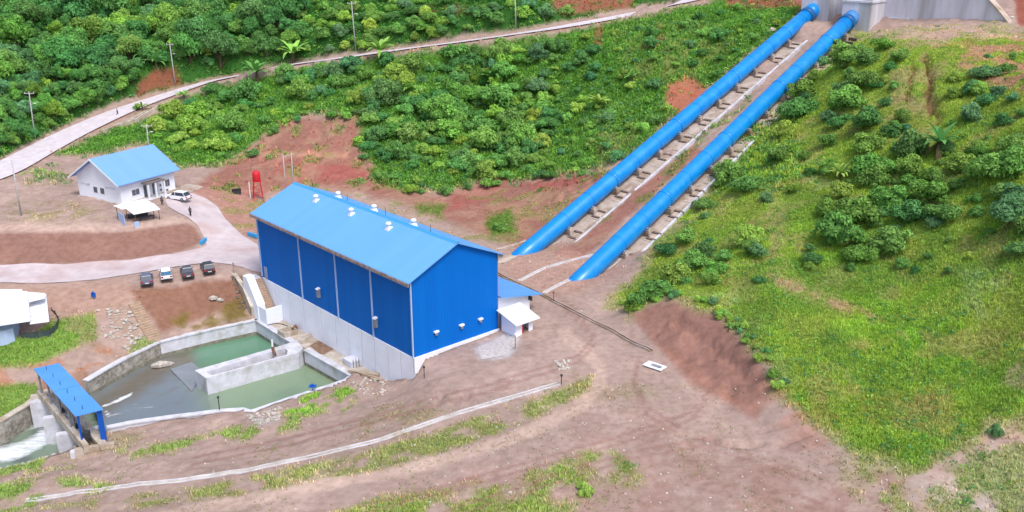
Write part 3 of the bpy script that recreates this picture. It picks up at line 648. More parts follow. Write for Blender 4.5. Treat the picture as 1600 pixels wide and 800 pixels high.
MB().tube([(p[0]-t.location.x,p[1]-t.location.y,.06) for p in pp],.06,5).build('hose_run',M_dark,t)
t=thing('plank',PH(-4.9,4.8,ZT),0,'pale plank leaning from terrace end to the dirt beside the powerhouse','plank')
a=P(552,579,ZT+.4);b=P(598,593,-4.4);c=t.location
MB().ribbon([(a[0]-c.x,a[1]-c.y,a[2]-c.z),(b[0]-c.x,b[1]-c.y,b[2]-c.z)],-.12,.12,-.03,.05).build('board',M_tread,t)

# ---------------------------------------------------------------- powerhouse
ph=thing('powerhouse',(*PH_O,0),PH_A,'large blue-clad powerhouse with light blue gable roof and white basement beside the pools','powerhouse')
ys=[0,8.7,17.2,26.8,PH_L]
for a,b in zip(ys[:-1],ys[1:]):
    MB().box(0,a+.02,0,.15,b-.02,PH_H).build('wall_panel',M_blue,ph)
MB().box(PH_W-.15,.0,-.4,PH_W,PH_L,PH_H).build('rear_wall',M_blue,ph)
for nm,y0,y1 in (('gable_wall',0,.15),('far_gable_wall',PH_L-.15,PH_L)):
    prof=[(.16,-.0),(PH_W-.16,-.35),(PH_W-.16,PH_H+.02),(PH_W/2,PH_H+PH_R),(.16,PH_H+.02)]
    V=[(x,y,z) for y in (y0,y1) for x,z in prof]; n=5
    mk(nm,V,[(0,1,2,3,4),(9,8,7,6,5)]+[(i,i+5,(i+1)%5+5,(i+1)%5) for i in range(5)],M_bluex,ph)
js=[0,2.75,5.65,8.7,11.7,14.9,18.2,22.0,26.8,31.0,35.0,PH_L]
for a,b in zip(js[:-1],js[1:]): MB().box(-.10,a+.05,-6.3,.12,b-.09,-.02).build('basement_panel',M_wwall,ph)
MB().box(0.13,.05,-6.3,.3,PH_L,-.03).build('basement_joint',M_grey,ph)
MB().box(-.1,-.12,-6.3,PH_W*.12,-.0,-.06).build('basement_end',M_wwall,ph)
V=[(-.1,-.24,-2.2),(PH_W+.1,-.24,-1.6),(PH_W+.1,-.24,-.30),(-.1,-.24,.02),(-.1,-.02,-2.2),(PH_W+.1,-.02,-1.6),(PH_W+.1,-.02,-.30),(-.1,-.02,.02)]
mk('plinth',V,[(0,1,2,3),(3,2,6,7),(1,5,6,2),(4,7,6,5),(0,3,7,4)],M_white,ph)
# roof
ov=.75;og=.55; sl=PH_R/(PH_W/2)
def roofz(x): return PH_H+PH_R-abs(x-PH_W/2)*sl
for nm,xa,xb in (('roof',-ov,PH_W/2),('roof',PH_W/2,PH_W+ov)):
    V=[(x,y,roofz(x)+dz) for dz in (.03,.18) for x,y in ((xa,-og),(xb,-og),(xb,PH_L+og),(xa,PH_L+og))]
    mk(nm,V,[(3,2,1,0),(4,5,6,7),(0,1,5,4),(2,3,7,6),(1,2,6,5),(0,4,7,3)],M_roof,ph)
x=PH_W/2; V=[(x-.35,-og-.02,roofz(x-.35)+.20),(x,-og-.02,roofz(x)+.30),(x+.35,-og-.02,roofz(x+.35)+.20)]; V+=[(a,PH_L+og+.02,c) for a,b,c in V]
mk('ridge_cap',V,[(0,1,4,3),(1,2,5,4)],mat('ridge_blue',T(70,160,214),None,1,.5),ph)
MB().box(-ov-.14,-og,roofz(-ov)-.32,-ov-.003,PH_L+og,roofz(-ov)+.10).build('gutter',mat('gutter_grey',T(178,160,158),T(130,116,114),1.5,.8),ph)
for a in (0.02,8.7,17.2,26.8,PH_L-.05):
    MB().box(-.17,a-.09,0 if a<30 else .2,-.003,a+.09,roofz(-.2)-.25).build('downpipe',M_trim,ph)
MB().tube([(.35,-.35,-4.6),(.3,-.28,-.1),(.1,-.3,PH_H-.4)],.07,6).build('downpipe',M_trim,ph) if False else None
VS=.8
for sx,yy in ((-1,30.4),(-1,21.0),(-1,12.0),(1,29.4),(1,20.0),(1,10.7)):
    x=PH_W/2+sx*(1.7 if sx<0 else 1.5); z=roofz(x)+.18
    v_=mk('roof_vent',*(lambda m:(m.V,m.F))(MB().lathe([(.24,0),(.24,.52)],12,(x,yy,z))),M_white,ph,True)
    V=[(x-.42,yy-.42,roofz(x-.42)+.19),(x+.42,yy-.42,roofz(x+.42)+.19),(x+.42,yy+.42,roofz(x+.42)+.19),(x-.42,yy+.42,roofz(x-.42)+.19)]; V+=[(x+dx*.27,yy+dy*.27,z+.34) for dx,dy in ((-1,-1),(1,-1),(1,1),(-1,1))]
    mk('flashing',V,[(0,1,5,4),(1,2,6,5),(2,3,7,6),(3,0,4,7),(4,5,6,7)],M_white,v_)
    mk('turbine_cap',*(lambda m:(m.V,m.F))(MB().lathe([(.26,.50),(.38,.56),(.42,.70),(.35,.86),(.16,.94),(.02,.96)],14,(x,yy,z))),M_white,v_,True)
for yy in (34.0,24.5,15.0,5.0): MB().tube([(PH_W/2,yy,roofz(PH_W/2)+.25),(PH_W/2,yy,roofz(PH_W/2)+1.35)],.03,5).build('lightning_rod',M_dark,ph)
for x,z in ((3.55,2.55),(7.75,2.2),(11.0,2.1)):
    t_=MB().box(x-.36,-.36,z-.08,x+.36,-.003,z+.12).build('wall_vent',M_white,ph)
    MB().lathe([(.2,0),(.2,.35)],8,(0,0,0)).build('vent_duct',M_grey,t_); t_.children[0].location=(x,-.2,z-.43)
for y in (22.0,7.9):
    z=1.7
    h=MB().box(-.4,y-.24,z,-.004,y+.24,z+1.3).build('exhaust_hood',M_grey,ph)
    V=[(-.52,y-.3,z+1.31),(-.0,y-.3,z+1.45),(-.0,y+.3,z+1.45),(-.52,y+.3,z+1.31),(-.52,y-.3,z+1.22),(-.0,y-.3,z+1.31),(-.0,y+.3,z+1.31),(-.52,y+.3,z+1.22)]
    mk('hood_cover',V,[(0,1,2,3),(4,7,6,5),(0,3,7,4),(0,4,5,1),(3,2,6,7)],M_white,h)
MB().box(-.06,37.3,.0,-.003,38.2,2.0).build('door',M_doorm,ph)
# ladder up the rear corner
mb=MB(); 
for yy in (.25,.65): mb.tube([(PH_W+.25,yy,-.5),(PH_W+.25,yy,PH_H+.2)],.05,5)
for k in range(30): mb.tube([(PH_W+.25,.25,.2+k*.35),(PH_W+.25,.65,.2+k*.35)],.03,4)
mb.build('ladder',mat('ladder_paint',T(196,120,130),None,1,.6),ph)
MB().box(PH_W-.2,-.3,PH_H-.6,PH_W+.7,-.16,PH_H-.1).build('eave_bracket',M_grey,ph)
# ---- stair box at the far left end
st=thing('stair_box',P(413,500,ZT),0,'white walled outdoor stair leading down from the powerhouse side door','stairs')
so=P(413,500,ZT)
def rl3(p): return (p[0]-so[0],p[1]-so[1],p[2]-so[2])
# landing block faces
def W3(px,py,z): return rl3(P(px,py,z))
base=[PH(-2.75,33.4),PH(-.15,33.4),PH(-.15,35.6),PH(-2.75,35.6)]
b0=[(p[0]-so[0],p[1]-so[1]) for p in base]
MB().ribbon([(*b0[1],0),(*b0[0],0),(*b0[3],0)],-.14,.14,-.3,2.5).build('landing_wall',M_wwall,st)
MB().prism(b0,-.3,1.6).build('landing',M_concd,st)
q=[(-3.0,35.6,2.52),(-3.0,38.6,6.35),(-3.0,39.6,6.35)]
V=[]
for x in (-3.0,-1.75):
    for y,z in ((35.6,-.3),(39.6,-.3),(39.6,6.35),(38.4,6.35),(35.6,2.52)):
        p=PH(x,y); V.append((p[0]-so[0],p[1]-so[1],z))
mk('side_wall',V,[(0,1,2,3,4),(9,8,7,6,5)]+[(i,i+5,(i+1)%5+5,(i+1)%5) for i in range(5)],M_wwall,st)
for k in range(13):
    y0=35.6+k*.25; q=[PH(-1.74,y0),PH(-.3,y0),PH(-.3,y0+.27),PH(-1.74,y0+.27)]
    MB().prism([(p[0]-so[0],p[1]-so[1]) for p in q],-.2,1.6+.30*(k+1)).build('step',M_tread,st)
q=[PH(-1.74,38.87),PH(-.3,38.87),PH(-.3,41),PH(-1.74,41)]; MB().prism([(p[0]-so[0],p[1]-so[1]) for p in q],-.2,5.53).build('top_landing',M_conc,st)
# retaining wing wall beside the stair
wing=[PH(-3.2,37.0,-3.4),PH(-2.9,39.5,-1.2),PH(-2.6,42.5,-.25),PH(-2.3,46,.15)]
wall_thing('wing_wall',wing,.4,-3.6,-7,'sloping grey concrete wing wall left of the white stair','wall',M_concd)

# ---- annex and hut
ax=thing('annex_building',PH(PH_W+.2,-.0,0),PH_A,'white lean-to annex with light blue roof behind the powerhouse corner','annex')
MB().box(0,.4,-.8,6.2,12.5,2.7).build('wall',M_wwall,ax)
V=[(0,.4,2.702),(6.2,.4,2.702),(0,.4,4.05),(0,12.5,4.05),(0,12.5,2.702),(6.2,12.5,2.702)]
mk('gable_infill',V[:3],[(0,1,2)],M_wwall,ax);mk('gable_infill',V[3:],[(0,2,1)],M_wwall,ax)
V=[(x,y,z+d) for d in (0.02,.16) for x,y,z in ((0,-.4,4.2),(7.9,-.4,2.5),(7.9,13.4,2.5),(0,13.4,4.2))]
mk('roof',V,[(3,2,1,0),(4,5,6,7),(0,1,5,4),(1,2,6,5),(2,3,7,6)],M_roof2,ax)
MB().box(.3,.32,-.5,1.4,.38,1.8).build('door',M_doorm,ax)
MB().box(5.9,-.3,2.1,6.05,.39,2.72).build('bracket',M_dark,ax)
hut=thing('small_hut',P(790,520,-.3),R(17),'tiny white hut with sloped white roof and red door beside the annex','hut')
q=[P(784,521,-.4),P(806,526.5,-.4),P(832.5,517,-.4)]
o=Vector(P(806,526.5,-.4)); hut.location=o; e=Vector(q[2])-o; hut.rotation_euler[2]=math.atan2(e.y,e.x); wl=e.length; dl=3.0
print('hut',wl,(Vector(q[0])-o).length)
MB().box(0,0,-.3,wl*.36,.15,2.0).box(wl*.76,0,-.3,wl,.15,2.0).box(wl*.36,0,1.75,wl*.76,.15,2.0).build('front_wall',M_wwall,hut)
MB().box(0,.15,-.3,.15,dl,2.25).box(wl-.15,.15,-.3,wl,dl,2.25).box(.15,dl-.15,-.3,wl-.15,dl,2.25).build('side_wall',M_wwall,hut)
MB().box(wl*.38,.3,-.3,wl*.52,.4,1.74).build('door',M_red,hut); MB().box(.15,1.3,-.3,wl-.15,1.4,2.0).build('inner_wall',M_doorm,hut)
V=[(x,y,z+d) for d in (0,.12) for x,y,z in ((-.6,-.8,1.95),(wl+.6,-.8,1.95),(wl+.6,dl+.3,2.9),(-.6,dl+.3,2.9))]
mk('roof',V,[(3,2,1,0),(4,5,6,7),(0,1,5,4),(1,2,6,5),(2,3,7,6),(3,0,4,7)],M_whiteroof,hut)

# ---------------------------------------------------------------- penstocks
NP=13
M_beam=mat('beam_grey_brown',T(128,112,106),T(104,88,82),2,.9)
for key,(pa,pb),lab,wl_,wr_ in (('L',PIPE_L,'upper left of the two blue penstock pipes running down the hillside',-2.3,4.4),('R',PIPE_R,'lower right of the two blue penstock pipes, overlapped by a bush',-2.7,3.5)):
    a=Vector(pa);b=Vector(pb); d=b-a; hd=Vector((d.x,d.y,0)).normalized(); nr=Vector((hd.y,-hd.x,0)); az=math.atan2(hd.y,hd.x)
    t=thing('penstock_pipe',a,0,lab,'pipe'); e=d
    up=Vector((-d.z*hd.x,-d.z*hd.y,math.hypot(d.x,d.y))).normalized()
    path=[e*-.10,e*-.02]+[e*(k/10) for k in range(1,11)]
    MB().tube(path,1.55,28).build('pipe_body',M_pipe,t,True)
    end=[e*1.0,e*1.012+hd*.1,e*1.02+hd*.9+Vector((0,0,.25)),e*1.02+hd*2.2+Vector((0,0,.35)),e*1.02+hd*4.5+Vector((0,0,.35))]
    MB().tube(end,1.62,28).build('end_bend',M_pipe if key=='L' else mat('faded_pipe_paint',T(84,146,206),T(60,126,196),.6,.5),t,True)
    MB().tube([e*.985,e*.998],1.74,28).build('collar',M_piped,t,True)
    for k in range(1,27):
        s_=k/27
        MB().tube([e*s_,e*(s_+(.0022 if k%6 else .007))],(1.565 if k%2 else 1.60) if k%6 else 1.63,28,k%6==0).build('weld_ring' if k%6 else 'flange',M_pipe,t,True)
    for k in range(NP):
        s_=(k+.9)/(NP+.6); q=e*s_
        M3=Matrix.Translation(q)@Matrix.Rotation(az,4,'Z')@Matrix.Rotation(-math.atan2(d.z,math.hypot(d.x,d.y)),4,'Y')
        sup=MB().box(-.45,-1.9,-2.6,.45,1.75,-1.15,M3).box(-.35,-2.0,-1.5,.45,-1.35,-.75,M3).box(-.45,1.3,-1.5,.45,1.8,-.8,M3).build('support',M_slab,t)
        MB().box(-1.05,-3.5,-2.3,-.7,-1.75,-1.72,M3).build('anchor_beam',M_beam,sup)
        MB().box(.7,-3.5,-2.3,1.05,-1.75,-1.72,M3).build('anchor_beam',M_beam,sup)
        MB().box(-.2,-1.85,-.748,.2,-1.5,-.5,M3).build('clamp',M_grey,sup)
    # concrete bed beside and below the pipe
    st_=[a+d*(k/30) for k in range(1,29)]
    line=[(q.x,q.y,q.z-2.2) for q in st_]
    t2=thing('penstock_bed',line[0],0,('stepped concrete bed with pale kerb under the upper left blue pipe' if key=='L' else 'concrete bed with pale kerbs under the lower right blue pipe'),'concrete bed')
    loc=[(p[0]-line[0][0],p[1]-line[0][1],p[2]-line[0][2]) for p in line]
    MB().ribbon(loc,wl_,wr_-.4,-1.2,.12).build('slab',M_slab,t2)
    MB().ribbon(loc,wr_-.4,wr_,-1.2,.30).build('kerb',M_conc,t2)
    if key=='R': MB().ribbon(loc,wl_-.35,wl_,-1.2,.5).build('kerb',M_conc,t2)
    for k in range(1,26,2):
        q=st_[k]-Vector(line[0])+Vector((0,0,-2.2)); M3=Matrix.Translation(q)@Matrix.Rotation(az,4,'Z')@Matrix.Rotation(-math.atan2(d.z,math.hypot(d.x,d.y)),4,'Y')
        MB().box(-.10,-wr_+.42,.1,.10,-1.7,.19,M3).build('cross_rib',M_concd,t2)
# ---- intake blocks and dam wall
az=math.atan2(60.9,57.5)
def block(name,at,w,dp,z0,z1,label,steps=()):
    t=thing(name,at,az,label,'concrete block'); 
    MB().box(0,-w/2,z0-at[2],dp,w/2,z1-at[2]).build('block_body',M_dam,t)
    MB().box(-.18,-w/2-.18,z1-at[2]+.001,dp+.1,w/2+.18,z1-at[2]+.4).build('cap_slab',M_conc,t)
    for (x0,zz0,zz1) in steps: MB().box(x0,-w/2+.4,zz0-at[2],dp+2,w/2-.2,zz1-at[2]).build('upper_block',M_dam,t)
    return t
hd=Vector((57.5,60.9,0)).normalized(); nr=Vector((hd.y,-hd.x,0))
eL=Vector(PIPE_L[1])+hd*1.6+nr*.6; eR=Vector(PIPE_R[1])+hd*1.5+nr*.9
block('intake_block',tuple(eL),6.4,8,29,41.5,'tall pale concrete block where the upper left blue pipe ends')
block('intake_block',tuple(eR),6.2,8.5,29,37.0,'stained concrete block where the lower right blue pipe ends',((1.0,37.4,43),))
mid=(eL+eR)/2+hd*6; t=thing('intake_wall',tuple(mid),az,'recessed concrete wall linking the two intake blocks above the pipes','wall')
MB().box(0,-6,-6,1,6,9).build('wall_body',M_dam,t)
t=thing('dam_wall',P(1383,29,33.6),0,'wide stained concrete dam wall with sloping right end at the hilltop','dam')
o=Vector(P(1378,30,33.4)); e_=Vector(P(1580,43,33.9)); t.location=o; w=e_-o; rzd=math.atan2(w.y,w.x); t.rotation_euler[2]=rzd; wl=math.hypot(w.x,w.y)
prof=[(0,-2),(wl,-1),(wl,.6),(wl*.80,5.6),(wl*.70,8.0),(wl*.55,11.5),(0,11.5)]
V=[(x,y,z) for y in (0,1.2) for x,z in prof];n=len(prof)
mk('wall_body',V,[tuple(range(n)),tuple(range(2*n-1,n-1,-1))]+[((i+1)%n,i,i+n,(i+1)%n+n) for i in range(n)],M_dam,t)
MB().ribbon([(wl+.3,.55,.5),(wl*.80,.55,5.62),(wl*.70,.55,8.02),(wl*.55,.55,11.52)],-.95,.75,.004,.25).build('sloping_coping',M_slab,t)
MB().box(.3,-.35,-2,wl*.97,-.004,.5).build('footing',M_dam,t)
MB().box(-3.4,-.6,-2,-.004,2.2,10.5).build('side_pier',M_dam,t)

# ---------------------------------------------------------------- drains and kerb lines
def drain(name,pix,label,zoff=0.0,gap=.2,w=.11,h=.14,m=M_slab,z=None,cover=0):
    h3=hit([q[0] for q in pix],[q[1] for q in pix],Z)[0]; line=catmull([(q[0],q[1],0) for q in h3],8)
    o=h3[0]; loc=[(p[0]-o[0],p[1]-o[1],gz(p[0],p[1])-o[2]) for p in line]
    t=thing(name,tuple(o),0,label,'drain')
    MB().ribbon(loc,-gap-w,-gap,-.4,h).build('drain_side',m,t); MB().ribbon(loc,gap,gap+w,-.4,h).build('drain_side',m,t)
    MB().ribbon(loc,-gap+.003,gap-.003,-.4,.05).build('drain_bed',M_concd if not cover else M_brown,t); return t
drain('concrete_drain',[(40,783),(150,768),(280,752),(400,733),(520,706),(600,686),(690,655),(780,627),(876,599)],'long narrow pale concrete drain curving across the dirt slope below the powerhouse',m=M_conc,gap=.22,w=.13)
drain('concrete_drain',[(811,439),(850,420),(905,404),(960,392)],'short pale double kerb drain between the lower ends of the two pipes',m=M_conc)
drain('concrete_drain',[(850,458),(905,433),(960,412),(975,398)],'pale double kerb drain running past the buried end of the right pipe',m=M_conc)
drain('concrete_drain',[(780,411),(830,389),(870,377),(905,362)],'wider pale drain just right of the left pipe lower end',gap=.6,w=.2)
drain('concrete_drain',[(776,390),(800,384),(824,376)],'thin pale drain between the blue roof corner and the left pipe end')
drain('trench_drain',[(772,425),(800,440),(850,463),(900,489),(960,519),(1018,549)],'long dark open trench drain with concrete edges crossing the yard behind the hut',gap=.18,w=.12,h=.22,cover=1)
# pads and small slabs
tag(sheet('gravel_pad',hitpoly([(746,543),(790,520),(812,530),(790,556),(752,562)]),.05,mat('grey_gravel',T(206,200,200),T(178,168,162),3,.95,bump=.4),.4,arr=Z),kind='structure')
t=thing('board',G1(1023,573)[0],R(-40),'white printed board lying flat on the dirt near the trench drain end','board')
MB().box(-1.3,-.75,.08,1.3,.75,.16).build('sheet_face',M_white,t); MB().box(-.5,-.3,.163,.9,.35,.18).build('grey_print',M_grey,t)
# ---- lower-left embankment steps
pA=G1(209,474)[0];pB=G1(241,530)[0]
t=thing('slope_steps',(pB[0],pB[1],pB[2]),0,'narrow flight of pale stone steps down the dirt bank to the basin wall','steps')
A_=Vector(pA);B_=Vector(pB); hd_=Vector((A_.x-B_.x,A_.y-B_.y,0)); ln=hd_.length; hd_.normalize(); azs=math.atan2(hd_.y,hd_.x); rise=(A_.z-B_.z)+.3
N_=16
for k in range(N_):
    M3=Matrix.Rotation(azs,4,'Z')
    g_=gz(B_.x+hd_.x*ln*(k+.5)/N_,B_.y+hd_.y*ln*(k+.5)/N_)-B_.z
    x0=ln*k/N_; MB().box(x0,-.85+.05*math.sin(k*2),g_-.5,x0+ln/N_-.09,.85,g_+.28+.02*(k%3),M3).build('step',M_tread,t)

# ---------------------------------------------------------------- gate structure with blue roof
gt=thing('sluice_gate',P(105,640,ZT),0,'blue-roofed concrete sluice gate spanning the channel at the lower left','gate'); go=Vector(P(105,640,ZT))
def gl(px,py,z): return Vector(P(px,py,z))-go
zr=-2.1
c4=[gl(52,577,zr+.25),gl(92,568,zr+.55),gl(160,635,zr+.55),gl(118,652,zr+.25)]
u_=(c4[3]-c4[0]);v_=(c4[1]-c4[0])
for k in range(4):
    a0=c4[0]+u_*(k/4+.0015);a1=c4[0]+u_*((k+1)/4-.0015); q=[a0,a1,a1+v_,a0+v_]; dz=.0+.05*(k%2)
    V=[(p.x,p.y,p.z+d+dz) for d in (0,.09) for p in q]
    mk('roof_panel',V,[(3,2,1,0),(4,5,6,7),(0,1,5,4),(1,2,6,5),(2,3,7,6),(3,0,4,7)],M_roof3,gt)
for k in range(6):
    a0=c4[0]+u_*((k+.5)/6)+v_*.4; MB().tube([(a0.x,a0.y,a0.z+.1),(a0.x,a0.y,a0.z+.65)],.035,5).build('vent_rod',M_dark,gt)
uh=Vector((u_.x,u_.y,0)).normalized(); vh=Vector((v_.x,v_.y,0)).normalized()
d0=Vector((c4[0].x,c4[0].y,0)); L_=u_.length
for k in range(5):
    for sd_ in ((.12,) if k<4 else (.12,.88)):
        p=d0+u_*(.03+k*.235)+v_*sd_; big=(k==4 and sd_>.5)
        MB().box(p.x-.09-(.22 if big else 0),p.y-.09,-.2,p.x+.09+(.22 if big else 0),p.y+.09,zr-ZT+.15+sd_*.3).build('column',M_bluep if big or (k==4) else M_grey,gt)
p=d0-uh*.6; q=d0+u_+uh*1.0
MB().ribbon([(*(p+vh*.3)[:2],0),(*(q+vh*.3)[:2],0)],-.3,.3,-.6,.45).build('deck_beam',M_concd,gt)
MB().ribbon([(*(p+vh*2.2)[:2],0),(*(q+vh*2.2)[:2],0)],-.45,.45,-.6,.0).build('deck_beam',M_concd,gt)
for s_ in (0.02,.36,.68,1.0):
    c=d0+u_*s_+vh*1.2; M3=Matrix.Translation((c.x,c.y,0))@Matrix.Rotation(math.atan2(vh.y,vh.x),4,'Z')
    MB().box(-2.4,-.42,-5.6,2.2,.42,-.62,M3).build('pier',M_conc,gt)
for s_ in (-.03,1.03):
    c=d0+u_*s_+vh*1.2; M3=Matrix.Translation((c.x,c.y,0))@Matrix.Rotation(math.atan2(vh.y,vh.x),4,'Z')
    MB().box(-2.0,-.3,-5.6,2.2,.3,-.15,M3).build('abutment',M_concd,gt)
for s_ in (.19,.52,.84):
    c=d0+u_*s_+vh*1.6; M3=Matrix.Translation((c.x,c.y,0))@Matrix.Rotation(math.atan2(vh.y,vh.x),4,'Z')
    MB().box(-.1,-L_*.16+.45,-5.0,.1,L_*.16-.45,-1.6,M3).build('gate_leaf',M_dark,gt)
    MB().tube([(c.x,c.y,-1.6),(c.x,c.y,1.6)],.06,6).build('lifting_screw',M_grey,gt)
c=d0+u_*.93+vh*1.2
MB().box(c.x-.5,c.y-.5,.0,c.x+.2,c.y+.3,1.1).build('hoist_box',M_dark,gt)
# river side walls
lw=PP([(-120,690),(-40,672),(0,656),(40,632),(60,617),(76,608)],-6.6)
wall_thing('river_wall',lw,.7,-6.6,-11,'rubble stone river wall left of the blue-roofed gate, foaming water below','wall',M_stone,M_concd)
rw=PP([(152,668),(134,692),(110,704),(60,720),(0,735),(-80,760)],-7.6)
t=thing('river_kerb',rw[0],0,'ragged pale stone edge along the near side of the foaming channel','kerb')
for k,p in enumerate(resample(rw,.9)[:34]):
    s_=.22+.14*random.random(); me=MB().lathe([(s_*.6,-.3),(s_*1.1,0),(s_*.9,s_*.6),(s_*.3,s_*.9)],7,(p[0]-rw[0][0]+random.uniform(-.15,.15),p[1]-rw[0][1]+random.uniform(-.15,.15),0)).build('stone',M_rock,t)

# ---------------------------------------------------------------- white building at the left edge
sh=thing('white_workshop',P(40,510,-2.2),R(0),'white roofed building cut by the left edge, above the green bank','building'); so_=Vector(P(40,510,-2.2))
zr=1.2
def sl_(px,py,z): p=Vector(P(px,py,z))-so_; return p
def slab(name,q,th,m,par):
    V=[(p.x,p.y,p.z-th) for p in q]+[(p.x,p.y,p.z) for p in q]; n=len(q)
    return mk(name,V,[tuple(range(n))[::-1],tuple(range(n,2*n))]+[(i,(i+1)%n,(i+1)%n+n,i+n) for i in range(n)],m,par)
slab('roof',[sl_(-60,517,1.0),sl_(47,501,1.0),sl_(43,455,2.2),sl_(7,453,2.4)],.12,M_white,sh)
slab('roof',[sl_(-60,517,1.0),sl_(7,453,2.4),sl_(-60,458,2.0)],.12,M_white,sh)
for k in range(8):
    f0=k/8;f1=(k+.86)/8; a=sl_(43,462,1.4).lerp(sl_(47,507,.5),f0);b=sl_(72,459,1.4).lerp(sl_(77,503,.5),f0);c=sl_(72,459,1.4).lerp(sl_(77,503,.5),f1);d_=sl_(43,462,1.4).lerp(sl_(47,507,.5),f1)
    slab('roof_sheet',[d_,c,b,a],.07,M_whiteroof,sh)
slab('awning_sheet',[sl_(45,472,2.0),sl_(70,466,2.0),sl_(70,458,2.0),sl_(44,456,2.0)],.05,M_white,sh)
p0=sl_(-40,530,-2.2);p1=sl_(38,524,-2.2)
q=[(sl_(40,505,-2.2).x,sl_(40,505,-2.2).y),(sl_(5,500,-2.2).x,sl_(5,500,-2.2).y),(sl_(-60,505,-2.2).x,sl_(-60,505,-2.2).y),(sl_(-60,480,-2.2).x,sl_(-60,480,-2.2).y),(sl_(40,480,-2.2).x,sl_(40,480,-2.2).y)]
MB().prism(q,-.3,2.9).build('wall',M_wwall,sh)
V=[];F=[]
for i in range(13):
    a=PI*i/12*.62; c=sl_(14,524,-2.2); x_=1.9*math.cos(a-.4)+c.x-.6; y_=-1.5*math.sin(a)+c.y+1.0
    V+= [(x_-.0,y_,-.1),(x_,y_,2.2)]
V2=[(sl_(-60,540,-2.2).x,sl_(-60,540,-2.2).y),(sl_(10,537,-2.2).x,sl_(10,537,-2.2).y),(sl_(24,533,-2.2).x,sl_(24,533,-2.2).y),(sl_(30,524,-2.2).x,sl_(30,524,-2.2).y),(sl_(31,514,-2.2).x,sl_(31,514,-2.2).y),(sl_(-60,514,-2.2).x,sl_(-60,514,-2.2).y)]
MB().prism(V2,-.3,1.9).build('curved_sheet_wall',ribbed('pale_corrugated',T(196,216,246),T(180,200,236),.3,'X'),sh)
MB().prism([(sl_(a_,b_,-2.2).x,sl_(a_,b_,-2.2).y) for a_,b_ in ((31,528),(84,520),(82,504),(31,508))],-.3,.12).build('yard_floor',M_slab,sh)
for a_,b_ in ((44,512),(78,508),(46,500)):
    p=sl_(a_,b_,-2.2); MB().tube([(p.x,p.y,0),(p.x,p.y,2.8)],.07,6).build('post',M_grey,sh)
t=thing('mesh_fence',P(85,515,-2.2),0,'dark curved mesh fence at the open end of the white roofed building','fence')
fp=[P(*q,-2.2) for q in ((34,531),(60,529),(80,525),(90,516),(93,506),(88,497),(82,492))]; o=t.location
MB().ribbon([(p[0]-o.x,p[1]-o.y,0) for p in fp],-.03,.03,-.2,1.0).build('mesh',mat('dark_net',T(60,74,76),T(84,96,92),3,.9),t)
for p in fp: MB().tube([(p[0]-o.x,p[1]-o.y,-.2),(p[0]-o.x,p[1]-o.y,1.25)],.05,5).build('post',M_dark,t)

# ---------------------------------------------------------------- office house
hz=3.95
A_=Vector(P(191,319.6,hz));B_=Vector(P(274.4,295.5,hz));C_=Vector(P(123,306.5,hz))
ux=(B_-A_);wl=ux.length;ux.normalize(); az=math.atan2(ux.y,ux.x); dp=(C_-A_).length; print('house',wl,dp)
h=thing('office_house',tuple(A_),az,'white single storey house with steep light blue gable roof on the raised ground','house')
EH=3.2
def zfor(x,y,py):
    lo,hi=-20,60
    for _ in range(40):
        m=(lo+hi)/2
        if proj(x,y,m)[1]>py: lo=m
        else: hi=m
    return lo
ro=1.1; mid=A_+Vector((-ux.y,ux.x,0))*(dp/2)-ux*ro
RH=zfor(mid.x,mid.y,249.5)-hz; print('ridge',RH)
fe=A_-ux*ro-Vector((-ux.y,ux.x,0))*1.0; EZ=zfor(fe.x,fe.y,292)-hz; print('eave',EZ)
sl2=(RH-EZ)/(dp/2+1.0); EH=EZ+sl2*1.0
V=[(0,0,-.6),(wl,0,-.6),(wl,dp,-.6),(0,dp,-.6),(0,0,EH),(wl,0,EH),(wl,dp,EH),(0,dp,EH),(0,dp/2,RH-.1),(wl,dp/2,RH-.1)]
mk('wall',V,[(0,1,5,4),(1,2,6,9,5),(2,3,7,6),(3,0,4,8,7),(0,3,2,1)],M_wwall,h)
for s_,nm in ((0,'roof'),(1,'roof')):
    y0,y1=(-1.0,dp/2) if s_==0 else (dp/2,dp+1.0); z0,z1=(EZ,RH) if s_==0 else (RH,EZ)
    V=[(x,y,z+d) for d in (.0,.13) for x,y,z in ((-ro,y0,z0),(wl+.9,y0,z0),(wl+.9,y1,z1),(-ro,y1,z1))]
    r_=mk(nm,V,[(3,2,1,0),(4,5,6,7),(0,1,5,4),(2,3,7,6),(1,2,6,5),(0,4,7,3)],ribbed('house_roof_sheet',T(124,172,246),T(116,166,242),.3,'X',.42,.03,.12),h)
    V=[(-ro-.06,y0,z0-.18),(-ro-.06,y1,z1-.18),(-ro-.06,y1,z1+.15),(-ro-.06,y0,z0+.15),(-ro-.003,y0,z0-.18),(-ro-.003,y1,z1-.18),(-ro-.003,y1,z1+.15),(-ro-.003,y0,z0+.15)]
    mk('bargeboard',V,[(0,1,2,3),(7,6,5,4),(0,4,5,1),(3,2,6,7),(1,5,6,2),(0,3,7,4)],M_white,h)
MB().box(-.5,-.5,-.9,wl+.3,-.0,.15).box(-.5,0,-.9,-.003,dp+.3,.15).build('plinth',M_concd,h)
